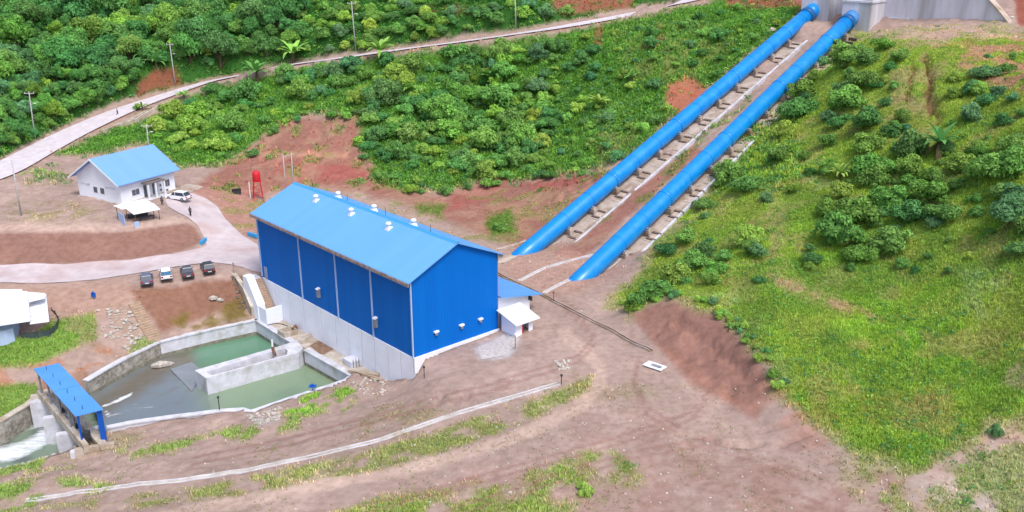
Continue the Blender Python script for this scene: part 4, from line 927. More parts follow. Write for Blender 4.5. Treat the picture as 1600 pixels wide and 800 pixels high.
def win(x0,x1,z0,z1,side=False,par=h,name='window'):
    def B(a,b,c,d,e,f): return (a,c,e,b,d,f) 
    if not side:
        w_=MB().box(x0,-.06,z0,x1,-.003,z1).build(name,M_white,par); n=max(1,round((x1-x0)/.8))
        for k in range(n):
            a=x0+.06+(x1-x0-.06)*k/n;b=x0+(x1-x0-.06)*(k+1)/n; MB().box(a,-.09,z0+.08,b,-.062,z1-.08).build('pane',M_glass,w_)
    else:
        w_=MB().box(-.06,x0,z0,-.003,x1,z1).build(name,M_white,par)
        MB().box(-.09,x0+.07,z0+.07,-.062,x1-.07,z1-.07).build('pane',M_glass,w_)
    return w_
for a,b,z0,z1 in ((.19*wl,.33*wl,1.0,2.2),(.80*wl,.90*wl,1.0,2.4)): win(a,b,z0,z1)
win(.40*wl,.49*wl,.1,2.5,name='door'); win(.56*wl,.66*wl,.2,2.7); win(.70*wl,.74*wl,.4,1.0);win(.70*wl,.74*wl,1.3,1.9);win(.80*wl,.86*wl,.1,.6)
for a,b in ((.37*dp,.47*dp),(.53*dp,.63*dp)): win(a,b,1.3,2.5,True)
for a,b in ((.12*dp,.24*dp),(.26*dp,.34*dp),(.70*dp,.80*dp),(.83*dp,.93*dp)): MB().box(-.16,a,2.75,-.003,b,2.85).build('ledge',M_conc,h)
MB().box(.36*wl,-2.0,2.95,.70*wl,-.3,3.1).build('porch_roof',mat('porch_brown',T(120,110,108),None,1,.8),h)
for a in (.38,.52,.68): MB().box(a*wl-.15,-1.9,-.5,a*wl+.15,-1.6,2.948).build('porch_column',M_white,h)
MB().box(.34*wl,-2.2,-.6,.72*wl,-.503,.1).build('porch_floor',M_conc,h)
# ---- open shed in front
o=Vector(P(215,351,3.6)); e=Vector(P(250,344,3.6))-o; az=math.atan2(e.y,e.x)
s=thing('open_shed',tuple(o),az,'small open shed with two white roof sheets in front of the white house','shed'); w=e.length; print('shed',w)
slab2=lambda nm,pts_,th,m_,par: slab(nm,[Vector(p) for p in pts_],th,m_,par)
slab2('roof_sheet',[(-.5,-.3,2.0),(w+.2,-.3,2.0),(w-.1,1.8,2.75),(-1.0,1.8,2.75)],.06,M_whiteroof,s)
slab2('roof_sheet',[(-1.6,1.9,2.65),(w-.3,1.9,2.8),(w-.6,4.2,3.1),(-2.2,4.2,2.9)],.06,M_white,s)
for x,y in ((-.2,0),(w,0),(w-.2,2),(-.9,2),(-1.8,4),(w-.6,4)): MB().tube([(x,y,-.3),(x,y,2.0+y*.2)],.06,5).build('post',M_brown,s)
MB().box(-1.9,.6,-.3,-1.78,3.4,1.9).build('side_screen',M_trim,s); MB().box(-.7,-.5,-.3,.1,-.4,.7).build('low_panel',M_trim,s)
MB().box(.8,.8,.72,w-.6,1.6,.8).box(.9,.9,-.3,1,1,.72).box(w-.8,.9,-.3,w-.7,1,.72).build('work_table',M_dark,s)
MB().box(-.5,2.6,-.3,w-1,3.6,1.1).build('counter',M_dark,s)

# ---------------------------------------------------------------- cars
M_tyre=mat('tyre',T(36,36,38),None,1,.9);M_rim=mat('rim',T(160,162,168),None,1,.4);M_carglass=mat('car_glass',T(58,66,84),None,1,.4,spec=.3);M_cg2=mat('blue_rear_glass',T(30,120,170),T(20,60,90),3,.35,spec=.3)
M_tail=mat('tail_light',T(190,40,40),None,1,.4);M_head=mat('head_light',T(230,236,240),None,1,.3);M_plate=mat('plate',T(230,230,220),None,1,.6)
def car(name,loc,rz,paint,label,rear=None,hatch=True,Lg=4.3,Wd=1.78,Ht=1.52):
    t=thing(name,loc,rz,label,'car','cars parked in a row below the concrete road' if name=='parked_car' else None)
    m=mat('car_paint',paint,None,1,.3,spec=.6); hl=Lg/2; hw=Wd/2
    prof=[(-hl,.35,.98),(-hl-.05,.62,.95),(-hl+.05,.95,.93),(hl-1.15,.95,.93),(hl-.25,.80,.88),(hl,.62,.86),(hl+.02,.35,.92)]
    V=[];F=[]
    for x,z,k in prof: V+=[(x,-hw*k,z),(x,hw*k,z),(x,-hw*1.0,.30),(x,hw*1.0,.30)]
    n=len(prof)
    for i in range(n-1):
        a=i*4;b=a+4; F+=[(a,a+1,b+1,b),(a+2,a,b,b+2),(a+1,a+3,b+3,b+1),(a+3,a+2,b+2,b+3)]
    F+=[(0,2,3,1),(n*4-4,n*4-3,n*4-1,n*4-2)]
    body=mk('body',V,F,m,t,False)
    xb,xr,xf,xw=-hl+.12,-hl+.62,hl-1.95,hl-1.25
    if not hatch: xb,xr=-hl+.55,-hl+1.15
    def fr(x,z,k): return [(x,-hw*k,z),(x,hw*k,z)]
    V=fr(xb,.95,.90)+fr(xr,Ht-.03,.74)+fr(xf,Ht-.03,.74)+fr(xw,.94,.88)
    mk('windows',V,[(0,2,3,1),(0,6,4,2),(1,3,5,7),(4,6,7,5)],M_carglass,t)
    V=fr(xr-.08,Ht-.05,.77)+fr(xf+.12,Ht-.05,.76)+fr(xr-.02,Ht+.02,.70)+fr(xf,Ht+.02,.70)
    mk('roof',V,[(0,2,3,1),(4,5,7,6),(0,1,5,4),(2,6,7,3),(0,4,6,2),(1,3,7,5)],m,t)
    for sx in (-1,1):
        mk('pillar',[(xr-.06,sx*hw*.765,Ht-.04),(xr+.10,sx*hw*.765,Ht-.04),(xb+.12,sx*hw*.915,.95),(xb-.04,sx*hw*.915,.95)],[(0,1,2,3)],m,t)
        mk('pillar',[(0,sx*hw*.77,Ht-.04),(.10,sx*hw*.77,Ht-.04),(.12,sx*hw*.92,.95),(.0,sx*hw*.92,.95)],[(0,1,2,3)],m,t)
        MB().box(-hl-.075,sx*hw*.72-.16,.66,-hl-.02,sx*hw*.72+.16,.88).build('tail_light',M_tail,t)
        MB().box(hl-.12,sx*hw*.66-.18,.6,hl+.03,sx*hw*.66+.18,.76).build('headlight',M_head,t)
        MB().box(xw-.25,sx*hw*1.0-.02,.95,xw-.08,sx*(hw+.14),1.07).build('mirror',m,t)
        for x in (-hl+.82,hl-.82):
            w_=MB().tube([(x,sx*(hw-.2),.33),(x,sx*(hw+.02),.33)],.33,14).build('wheel',M_tyre,t); MB().tube([(x,sx*(hw+.021),.33),(x,sx*(hw+.035),.33)],.2,10).build('rim',M_rim,w_)
    if rear is not None:
        mk('rear_window',[(xb-.03,-hw*.80,1.0),(xb-.03,hw*.80,1.0),(xr-.04,hw*.68,Ht-.08),(xr-.04,-hw*.68,Ht-.08)],[(0,1,2,3)],rear,t)
    MB().box(-hl-.085,-.28,.5,-hl-.045,.28,.62).build('number_plate',M_plate,t)
    MB().box(-hl-.07,-hw*.95,.3,-hl+.1,hw*.95,.42).build('bumper',M_dark,t)
    return t
for i,(px,py,col,lab,rear,hat) in enumerate([(230,441,T(92,98,122),'slate grey hatchback, farthest left in the row of parked cars',None,True),(260,433,T(236,238,244),'white car with blue rear window, between the slate and charcoal cars',M_cg2,True),
    (293,430,T(70,70,84),'charcoal saloon, just right of the white car in the row',None,False),(325,423,T(44,40,52),'black car at the right end of the row of parked cars',None,True)]):
    p=G1(px,py)[0]; car('parked_car',(p[0],p[1],p[2]+.02),R(112+i*1.5),col,lab,rear,hat,Lg=4.1+.1*(i%2))
p=G1(279,312)[0]; car('parked_car',(p[0],p[1],p[2]+.06),R(160),T(238,240,246),'white estate car standing on the drive beside the white house',None,True,4.7,1.8,1.62)

# ---------------------------------------------------------------- people
def person(px,py,rz,shirt,trouser,label,stride=.14,z=None,h_=1.7):
    p=G1(px,py)[0] if z is None else P(px,py,z)
    t=thing('person',(p[0],p[1],p[2]+.05),rz,label,'person'); k=h_/1.7
    sk=mat('skin',T(110,76,60),None,1,.7)
    def skin(name,J,E_,m,sub=1):
        me=bpy.data.meshes.new(name); me.from_pydata([tuple(c*k for c in j[:3]) for j in J],E_,[]); o=obj(name,me,t,m); md=o.modifiers.new('s','SKIN')
        for i,j in enumerate(J): me.skin_vertices[0].data[i].radius=(j[3]*k,j[3]*k); me.skin_vertices[0].data[i].use_root=(i==0)
        s_=o.modifiers.new('u','SUBSURF'); s_.levels=sub;s_.render_levels=sub; return o
    s_=stride
    J=[(0,0,.92,.13),(0,0,1.15,.12),(0,0,1.38,.13),(0,0,1.48,.06),(.02,0,1.56,.085),(.03,0,1.66,.08),
       (0,.17,1.40,.055),(.02,.24,1.15,.045),(.09,.25,.90,.035),(.12,.25,.80,.04),(0,-.17,1.40,.055),(-.03,-.24,1.15,.045),(.02,-.25,.90,.035),(.05,-.25,.80,.04),
       (s_*.4,.09,.86,.095),(s_,.10,.48,.065),(s_*1.1,.10,.09,.045),(s_*1.1+.15,.10,.04,.04),(-s_*.4,-.09,.86,.095),(-s_*.6,-.10,.48,.065),(-s_*1.6,-.10,.09,.045),(-s_*1.6+.14,-.10,.04,.04)]
    E_=[(0,1),(1,2),(2,3),(3,4),(4,5),(2,6),(6,7),(7,8),(8,9),(2,10),(10,11),(11,12),(12,13),(0,14),(14,15),(15,16),(16,17),(0,18),(18,19),(19,20),(20,21)]
    skin('body',J,E_,sk)
    Js=[(0,0,.90,.15),(0,0,1.15,.14),(0,0,1.39,.15),(0,.19,1.41,.075),(.02,.25,1.16,.065),(0,-.19,1.41,.075),(-.03,-.25,1.16,.065)]
    skin('shirt',Js,[(0,1),(1,2),(2,3),(3,4),(2,5),(5,6)],shirt)
    Jt=[(0,0,.95,.145),(s_*.4,.09,.86,.11),(s_,.10,.48,.085),(s_*1.1,.10,.12,.07),(-s_*.4,-.09,.86,.11),(-s_*.6,-.10,.48,.085),(-s_*1.6,-.10,.12,.07)]
    skin('trousers',Jt,[(0,1),(1,2),(2,3),(0,4),(4,5),(5,6)],trouser)
    MB().lathe([(.09,1.60),(.11,1.66),(.095,1.73),(.04,1.77)],10,(.01,0,0)).build('hair',M_dark,t,True); t.children[-1].scale=(k,k,k)
    return t
cw=mat('cloth_dark',T(58,60,72),None,1,.9);cb=mat('cloth_blue',T(70,84,120),None,1,.9);cr=mat('cloth_red',T(190,60,64),None,1,.9);cg=mat('cloth_grey',T(110,110,116),None,1,.9)
person(298,338,R(100),cw,cw,'person in dark clothes standing alone on the concrete drive')
person(254,321,R(-60),cb,cw,'person in dark blue standing by the front of the white estate car')
person(184,180,R(30),cg,cw,'person standing on the upper road above the white house')
person(411,431,R(-60),cr,cb,'person in a red top at the head of the white walled stair')

# ---------------------------------------------------------------- poles
def pole(px,py,topx,toppy,label,arm=True,r=.17,lamp=True,group=None):
    p,t_=G1(px,py); zt=zfor(p[0],p[1],toppy)-p[2]
    lean=((topx-proj(p[0],p[1],p[2]+zt)[0])*t_)
    t=thing('utility_pole',tuple(p),R(random.uniform(-20,20)),label,'utility pole',group); c,s_=math.cos(-t.rotation_euler[2]),math.sin(-t.rotation_euler[2])
    lx,ly=lean*c,lean*s_
    MB().tube([(0,0,-.6),(lx,ly,zt)],[r,r*.6],8).build('shaft',M_pole,t,True)
    if arm:
        z=zt*.96; x=lx*.96;y=ly*.96; a_=MB().box(x-1.1,y-.07,z-.08,x+1.1,y+.07,z+.08).build('crossarm',M_pole,t)
        for dx in (-1,0,1): MB().lathe([(.05,.08),(.09,.14),(.09,.26),(.04,.32)],6,(x+dx*.98,y,z)).build('insulator',M_white,a_)
    if lamp: 
        z=zt*.72; MB().tube([(lx*.72,ly*.72,z),(lx*.72+.8,ly*.72,z+.35)],.05,5).build('lamp_arm',M_pole,t); MB().box(lx*.72+.7,ly*.72-.13,z+.3,lx*.72+1.25,ly*.72+.13,z+.42).build('lamp_head',M_white,t)
    return t,p,zt
pole(55,217,45,143,'tall concrete pole left of the upper road, against the dark forest')
pole(274,133,265,67,'concrete pole beside the red cut on the upper road')
pole(556,78,549,2,'slim concrete pole above the road, left of the bare red bank')
pole(806,45,805,-16,'concrete pole beside the road near the top centre, cut by the frame',arm=False,lamp=False)
pole(33,336,18,250,'tall thin pole standing on the bare ground left of the white house',arm=False,lamp=False,r=.15)
pole(233,243,229,195,'concrete pole rising directly behind the ridge of the white house',lamp=True)
p1=pole(447,300,442,240,'left pole of the twin frame behind the powerhouse',arm=False,lamp=False,r=.14)
p2=pole(459,300,455,238,'right pole of the twin frame behind the powerhouse, joined by a crossbar',arm=False,lamp=False,r=.14)
q=Vector(p1[1])+Vector((0,0,p1[2]*.9))-Vector(p2[1]); q2=Vector((0,0,p2[2]*.95))
Rm=Matrix.Rotation(-p2[0].rotation_euler[2],4,'Z'); MB().tube([Rm@q,Rm@q2],.08,6).build('crossbar',M_pole,p2[0])
def post(px,py,top,label,m=M_dark,cap=None,cat='post',r=.06,nm='marker_post'):
    p,t_=G1(px,py) if not isinstance(px,tuple) else (np.array(px),0); 
    if isinstance(px,tuple): t_=0.09
    zt=zfor(p[0],p[1],top)-p[2] if not isinstance(px,tuple) else top
    t=thing(nm,tuple(p),0,label,cat); MB().tube([(0,0,-.2),(0,0,zt)],r,6).build('shaft',m,t)
    MB().lathe([(r,zt),(r*2.4,zt+.04),(r*2.4,zt+.24),(r,zt+.3)],8).build('cap',cap or m,t); return t
post(663,591,575,'short dark post at the foot of the powerhouse near corner')
post(805,545,524,'short post with white cap in front of the tiny white hut',M_brown,M_white)
post(877,601,588,'short dark post at the upper end of the long pale drain')
post(366,428,413,'thin grey post at the top of the dirt bank by the black car',M_grey,M_grey)
post(P(343,640,-5.7),None,1.6,'thin dark post on the low near edge of the basin')
post(865,472,458,'thin brown post by the trench drain, near the right pipe end',M_brown,M_brown)
t=post(147,468,458,'small blue sign on a thin post in the bare dirt left of the steps',M_bluep,M_bluep,'sign',nm='small_sign'); MB().box(-.35,-.03,.4,.35,.03,1.1).build('panel',M_bluep,t)
t=post(P(489,610,-5.65),None,.7,'small dark blue valve stand on the low edge of the near pool',M_bluep,M_bluep,'stand',nm='valve_stand'); MB().box(-.45,-.3,.55,.45,.3,.7).build('plate',M_bluep,t)
# barriers
for px0,py0,px1,py1,lab in ((314,383,322,376,'short blue barrier at the inner corner of the concrete drive'),(388,368,402,373,'short blue barrier touching the far left corner of the powerhouse')):
    a=Vector(G1(px0,py0)[0]);b=Vector(G1(px1,py1)[0]); t=thing('road_barrier',tuple(a),math.atan2(b.y-a.y,b.x-a.x),lab,'barrier'); l=(b-a).length
    mb_=mat('barrier_blue',T(60,160,220),None,1,.5)
    for k in range(3): MB().box(l*k/3+.02,-.2,0,l*(k+1)/3-.02,.2,.7).build('block',mb_,t)
rw_=hit([160,185,210,236,262],[208,199,191,176,163],Z)[0]; t=thing('roadside_wall',tuple(rw_[0]),0,'low grey broken concrete wall along the lower verge of the upper road bend','wall')
lp=[(p[0]-rw_[0][0],p[1]-rw_[0][1],gz(p[0],p[1])-rw_[0][2]) for p in rw_]
MB().ribbon(lp,-.2,.2,-.5,.7).build('wall_body',M_concd,t); MB().ribbon(lp[1:4],-1.5,-1.1,-.5,.55).build('wall_body',M_concd,t)
for k in range(3): MB().box(lp[k+1][0]-1.3,lp[k+1][1]-.15,lp[k+1][2]-.3,lp[k+1][0]-.2,lp[k+1][1]+.15,lp[k+1][2]+.5).build('cross_wall',M_concd,t)
tag(sheet('yard_slab',hitpoly([(283,289),(300,286),(318,291),(300,300),(282,298)]),.05,M_slab,.4,arr=Z),kind='structure')
# red water tower
p=G1(404,312)[0]; t=thing('water_tower',tuple(p),R(20),'red water tank on red lattice legs behind the powerhouse roof','water tower'); zt=zfor(p[0],p[1],283)-p[2]; zt2=zfor(p[0],p[1],267)-p[2]
for sx,sy in ((-1,-1),(1,-1),(1,1),(-1,1)): MB().tube([(sx*1.0,sy*1.0,-.3),(sx*.6,sy*.6,zt)],.08,6).build('leg',M_red,t)
mb=MB()
for k in range(3):
    z0=zt*k/3;z1=zt*(k+1)/3;r0=1-.4*k/3;r1=1-.4*(k+1)/3
    for a,b in (((-1,-1),(1,-1)),((1,-1),(1,1)),((1,1),(-1,1)),((-1,1),(-1,-1))): mb.tube([(a[0]*r0,a[1]*r0,z0),(b[0]*r1,b[1]*r1,z1)],.035,4); mb.tube([(a[0]*r1,a[1]*r1,z1),(b[0]*r1,b[1]*r1,z1)],.04,4)
mb.build('lattice',M_red,t); MB().box(-.8,-.8,zt,.8,.8,zt+.1).build('platform',M_red,t)
MB().lathe([(.72,zt+.1),(.76,zt+.3),(.76,zt2-.5),(.6,zt2-.15),(.25,zt2),(.2,zt2+.1)],16).build('tank',M_red,t,True)
MB().tube([(-1.5,.5,-.3),(-1.5,.5,zt*.95)],.09,6).build('downpipe',M_white,t)
t=thing('dark_crate',tuple(G1(370,302)[0]),R(25),'small black crate on bare red ground left of the red water tower','crate')
MB().box(-.8,-.5,-.1,.8,.5,.75).build('body',M_dark,t);MB().box(-.85,-.55,.751,.85,.55,.85).build('lid',M_tyre,t)

# ---------------------------------------------------------------- stones and rubble
def rock_mesh(seed):
    r_=random.Random(seed); bm=[]; V=[];F=[]; n=7
    for i,(rr,z) in enumerate(((.5,-.2),(1,.1),(.85,.5),(.35,.75))):
        for k in range(n): a=2*PI*k/n; q=rr*(.75+.5*r_.random()); V.append((q*math.cos(a),q*math.sin(a)*.8,z*(.8+.4*r_.random())))
    for i in range(3):
        for k in range(n): F.append((i*n+k,i*n+(k+1)%n,(i+1)*n+(k+1)%n,(i+1)*n+k))
    F+=[tuple(range(n))[::-1],tuple(3*n+k for k in range(n))]; return np.array(V),F
rocks=[rock_mesh(k) for k in range(6)]
def scatter_rocks(name,px,py,sz,m,label,cat='stones'):
    p,t_,ok=hit(px,py,Z); V=[];F=[]
    for i,q in enumerate(p):
        v,f=rocks[i%6]; a=RS.rand()*6.28; c,s_=math.cos(a),math.sin(a); s1=sz*(.4+1.1*RS.rand()**2)
        b=len(V); V+=[(q[0]+(x*c-y*s_)*s1,q[1]+(x*s_+y*c)*s1,q[2]+z*s1*.8) for x,y,z in v]; F+=[tuple(i_+b for i_ in ff) for ff in f]
    return tag(mk(name,V,F,m),label,cat,kind='stuff')
def rpoly(poly,n):
    xs=[p[0] for p in poly];ys=[p[1] for p in poly]; ox=[];oy=[]
    while len(ox)<n:
        x=RS.uniform(min(xs),max(xs),n*2);y=RS.uniform(min(ys),max(ys),n*2); k=inpoly(x,y,poly); ox+=list(x[k]);oy+=list(y[k])
    return np.array(ox[:n]),np.array(oy[:n])
x,y=rpoly([(145,485),(200,480),(225,525),(200,550),(165,530)],130); scatter_rocks('rubble',x,y,.28,M_rock,'pale rubble stones scattered on the dirt slope left of the steps')
x,y=rpoly([(385,650),(440,635),(438,655),(405,664)],160); scatter_rocks('gravel_heap',x,y,.2,M_rock,'pale broken gravel spilled beside the near edge of the pool')
x,y=rpoly([(560,580),(620,600),(590,625),(540,610)],70); scatter_rocks('rubble',x,y,.22,M_rock,'pale rubble on the dirt at the foot of the powerhouse basement')
x,y=rpoly([(866,565),(888,562),(896,574),(872,580)],45); scatter_rocks('rubble',x,y,.24,M_rock,'small heap of pale stones above the end of the long drain')
x,y=rpoly([(360,430),(402,450),(404,490),(370,480)],120); scatter_rocks('rubble',x,y,.28,mat('dark_rock',T(140,128,118),T(96,86,80),2,.95),'dark stones on the bank against the wing wall by the stair')
x1,y1=rpoly([(0,660),(1600,640),(1600,800),(0,800)],420);x2,y2=rpoly([(640,600),(1200,560),(1200,800),(640,800)],260);x3,y3=rpoly([(780,380),(1000,380),(980,500),(800,470)],80);x4,y4=rpoly([(0,300),(200,330),(400,300),(400,360),(0,345)],60)
x5,y5=rpoly([(640,290),(900,290),(860,380),(760,370)],90)
scatter_rocks('pebbles',np.r_[x1,x2,x3,x4,x5],np.r_[y1,y2,y3,y4,y5],.11,M_rock,'small pale stones scattered over the bare ground','stones')
t=thing('grey_boulder',P(253,571,ZW),R(20),'pale flat rock breaking the water near the tip of the divider pier','rock')
v,f=rocks[2]; mk('rock_body',[(x*1.6,y*1.1,z*.75) for x,y,z in v],f,M_rock,t)
for px,py,s_,lab in ((334,467,.7,'white stone on the brown bank above the mossy patch'),(344,470,.55,'smaller white stone beside another on the brown bank'),(1206,48,.8,'white stone in the scrub left of the upper pipe end'),(1199,18,.6,'white boulder in scrub near the top, left of the intake block'),(1580,30,.7,'white stone on the road by the sloping wall end'),(797,770,.22,'single white stone at the bottom edge, left of the lone bush')):
    p,t_=G1(px,py); v,f=rocks[int(px)%6]; o=tag(mk('stone',[(a*s_,b*s_,c*s_) for a,b,c in v],f,M_rock),lab,'stone'); o.location=tuple(p)

# ---------------------------------------------------------------- plants
def quads(cen,nrm,size,rs,asp=1.0):
    n=len(cen); r=rs.normal(size=(n,3)); a=np.cross(nrm,r); a/=np.linalg.norm(a,axis=1)[:,None]+1e-9; b=np.cross(nrm,a)
    s=size[:,None]; V=np.stack([cen-a*s,cen-b*s*.55*asp,cen+a*s,cen+b*s*.55*asp],1).reshape(-1,3); F=np.arange(4*n).reshape(n,4); return V,F
def crown(seed,nl,nleaf,ls,rx=1.,rz=.8,zc=.75,flat=.0):
    rs=np.random.RandomState(seed); C_=[];Nn=[];S_=[];K=[]
    cs=rs.normal(size=(nl,3)); cs/=np.linalg.norm(cs,axis=1)[:,None]; cs*= (rs.rand(nl,1)**.5)*np.array([.68*rx,.68*rx,.55*rz]); cs[:,2]+=zc; cs[0]=(0,0,zc)
    rr=rs.uniform(.2,.44,nl); rr[0]=.45; cs[1:,:2]*=1.12
    for i in range(nl):
        m=int(nleaf*rr[i]**2/ (rr**2).sum()); d=rs.normal(size=(m,3)); d/=np.linalg.norm(d,axis=1)[:,None]; d[:,2]=np.where(d[:,2]<-.35,-d[:,2],d[:,2])
        rad=rr[i]*(.72+.36*rs.rand(m,1)); p=cs[i]+d*rad*np.array([1,1,.85]); nn=d+rs.normal(size=(m,3))*.45; nn/=np.linalg.norm(nn,axis=1)[:,None]
        C_.append(p);Nn.append(nn);S_.append(ls*rs.uniform(.6,1.35,m)); K.append(np.full(m,rs.uniform(.78,1.22))*rs.uniform(.75,1.25,m))
    C_=np.concatenate(C_);Nn=np.concatenate(Nn);S_=np.concatenate(S_);K=np.concatenate(K)
    V,F=quads(C_,Nn,S_,rs); k=np.repeat(K,4); col=np.stack([k*rs.uniform(.9,1.15),k,k*.95],1)
    return V,F,col
def crownmesh(nm,*a,**k):
    V,F,col=crown(*a,**k); me=npmesh('~'+nm,V,F,None,None,False,col); me.materials.append(M_leaf); return me
BUSH=[crownmesh('bush',100+i,13+i%5,2700,.066,1,.75,.5) for i in range(7)]
SHRUB=[crownmesh('shrub',200+i,15+i%6,2800,.072,1.1,.7,.55) for i in range(8)]
TREE=[crownmesh('crown',300+i,20+i%7,4000,.064,1,1.0,1.25) for i in range(7)]
def trunkmesh(seed):
    rs=random.Random(seed); mb=MB(); mb.tube([(0,0,-.3),(.03,0,.5),(.0,.03,1.1)],[.09,.07,.035],7)
    for k in range(4): a=k*1.7+rs.random(); mb.tube([(0,0,.45+.12*k),(.35*math.cos(a),.35*math.sin(a),.85+.12*k)],[.04,.015],5)
    me=bpy.data.meshes.new('trunk'); me.from_pydata(mb.V,[],mb.F); me.materials.append(M_bark); return me
TRUNK=[trunkmesh(k) for k in range(3)]
ORD=['first','second','third','fourth','fifth','sixth','seventh','eighth','ninth','tenth','eleventh','twelfth','thirteenth','fourteenth','fifteenth','sixteenth','seventeenth','eighteenth','nineteenth','twentieth','twenty-first','twenty-second','twenty-third','twenty-fourth']
def tone(c): 
    l=c[1]+c[0]; return 'dark green' if l<.24 else ('mid green' if l<.36 else 'light green')
def plant(kind,p,r,col,label,group,parts=False,zs=1.,sink=.1):
    rz=random.random()*6.28
    if kind=='tree':
        t=thing('tree',(p[0],p[1],p[2]-sink*r),rz,label,'tree',group); t.scale=(r,r,r*zs)
        c=obj('crown',random.choice(TREE),t); c.color=(*col,1); obj('trunk',random.choice(TRUNK),t); return t
    me=random.choice(BUSH if kind=='bush' else SHRUB); o=obj(kind,me); o.location=(p[0],p[1],p[2]-sink*r); o.rotation_euler=(0,0,rz); o.scale=(r*random.uniform(.9,1.12),r*random.uniform(.9,1.12),r*zs*random.uniform(.85,1.15)); o.color=(*col,1)
    return tag(o,label,kind if kind!='shrub' else 'shrub',group)
def spread(poly,n,mind,dens=None):
    """even random spacing inside an outline"""
    x,y=rpoly(poly,n*9); out=[]
    for i in range(len(x)):
        m=mind(x[i],y[i])
        if m is None: continue
        if all((x[i]-a)**2+((y[i]-b)*1.5)**2>m*m for a,b in out): out.append((x[i],y[i]))
        if len(out)>=n: break
    return out
def rows(ptsl,n):
    ptsl=sorted(ptsl,key=lambda p:p[1]); out=[]
    k=math.ceil(len(ptsl)/n)
    for i in range(k):
        for j,p in enumerate(sorted(ptsl[i*n:(i+1)*n],key=lambda p:p[0])): out.append((p,i,j))
    return out
def leafcol(kind,g_=1.17):
    b={'d':(98,152,86),'m':(122,170,86),'l':(146,188,88),'b':(106,158,106)}[kind]
    c=L(*b,g_)*RS.uniform(.82,1.18); c=c*np.array([RS.uniform(.85,1.2),1,RS.uniform(.85,1.2)]); return tuple(float(v) for v in c)
placed=[]
# forest above the road
fpoly=[(-40,-6),(470,-6),(470,70),(440,85),(380,98),(318,112),(285,100),(230,105),(205,135),(150,165),(95,192),(45,222),(-40,262)]
for (q,i,j) in rows(spread(fpoly,245,lambda x,y: 17 if y<120 else 15),20):
    p,t_=G1(*q); r=(t_*random.choice((13,15,17,20,24,30)))*(1.0 if q[1]<150 else .75); k=random.choice('dddmmbml') if q[0]<330 else random.choice('mmlmd')
    if fbm(np.array([q[0]/60.]),np.array([q[1]/40.]),3,91)[0]<.46: k='d'
    c=leafcol(k); plant('tree',p,r,c,f'{tone(c)} tree, {ORD[j]} from left, {ORD[i]} row of the forest above the road','trees of the forest above the road',zs=random.uniform(.9,1.35),sink=.55)
    placed.append((q[0],q[1]))
big=[(95,85,30,'d','broad dark tree with domed crown standing above the forest at the left'),(690,178,34,'m','large leafy green tree in the middle of the slope between road and powerhouse'),(715,190,20,'m','round bright tree leaning on the large tree at mid slope')]
for px,py,rp,k,lab in big:
    p,t_=G1(px,py+rp*.8); c=leafcol(k); plant('tree',p,rp*t_,c,lab,None,zs=1.15,sink=.5)
# scrub above the road, centre
sp1=[(470,-5),(1100,-5),(1010,2),(860,28),(740,50),(640,66),(560,78),(470,84)]
def skip(x,y): 
    for pl in ([(865,-10),(1010,-10),(985,14),(880,22)],[(640,10),(740,8),(738,22),(650,24)],[(960,20),(1000,5),(940,34)]): 
        if inpoly(x,y,pl): return True
    return False
for (q,i,j) in rows(spread(sp1,70,lambda x,y: None if skip(x,y) else (16 if x<800 else 20)),18):
    p,t_=G1(*q); r=t_*random.uniform(11,20); c=leafcol(random.choice('mlldmb')); plant('bush',p,r,c,f'{tone(c)} bush, {ORD[j]} from left, {ORD[i]} row of the scrub above the road','bushes in the scrub above the road')
# slope between the road and the powerhouse
sp2=[(235,205),(300,160),(335,146),(400,134),(450,122),(640,97),(740,86),(860,70),(960,54),(1090,26),(1180,10),(1235,20),(1190,60),(1130,115),(1045,190),(1015,225),(960,258),(900,262),(850,268),(800,278),(740,280),(690,288),(660,270),(620,262),(585,240),(585,205),(560,172),(480,172),(420,195),(370,232),(340,255),(285,258),(235,225)]
def dens2(x,y):
    if inpoly(x,y,[(1040,125),(1085,112),(1118,148),(1062,182),(1036,170)]): return None
    if x>960 and y<190: return 24 if y>60 else 20
    if x>850 and y<150: return 19
    if y>225 and x>860: return 22
    return 13.5
for (q,i,j) in rows(spread(sp2,290,dens2),22):
    p,t_=G1(*q); lo=.62 if (q[0]>850) else 1; r=t_*random.choice((9,10,12,13,15,17,20,26))*lo; k=random.choice('mmlldb')
    if 600<q[0]<860 and q[1]>150: k=random.choice('mmdl'); r*=1.15
    if 300<q[0]<480 and q[1]<180: k=random.choice('ddm')
    elif q[0]<480: k=random.choice('llm')
    if fbm(np.array([q[0]/50.]),np.array([q[1]/35.]),3,33)[0]<.36 and q[0]>480: k='d'
    c=leafcol(k); plant('shrub',p,r,c,f'{tone(c)} shrub, {ORD[j]} from left, {ORD[i]} row on the slope below the road','shrubs on the slope below the road',zs=1.05)
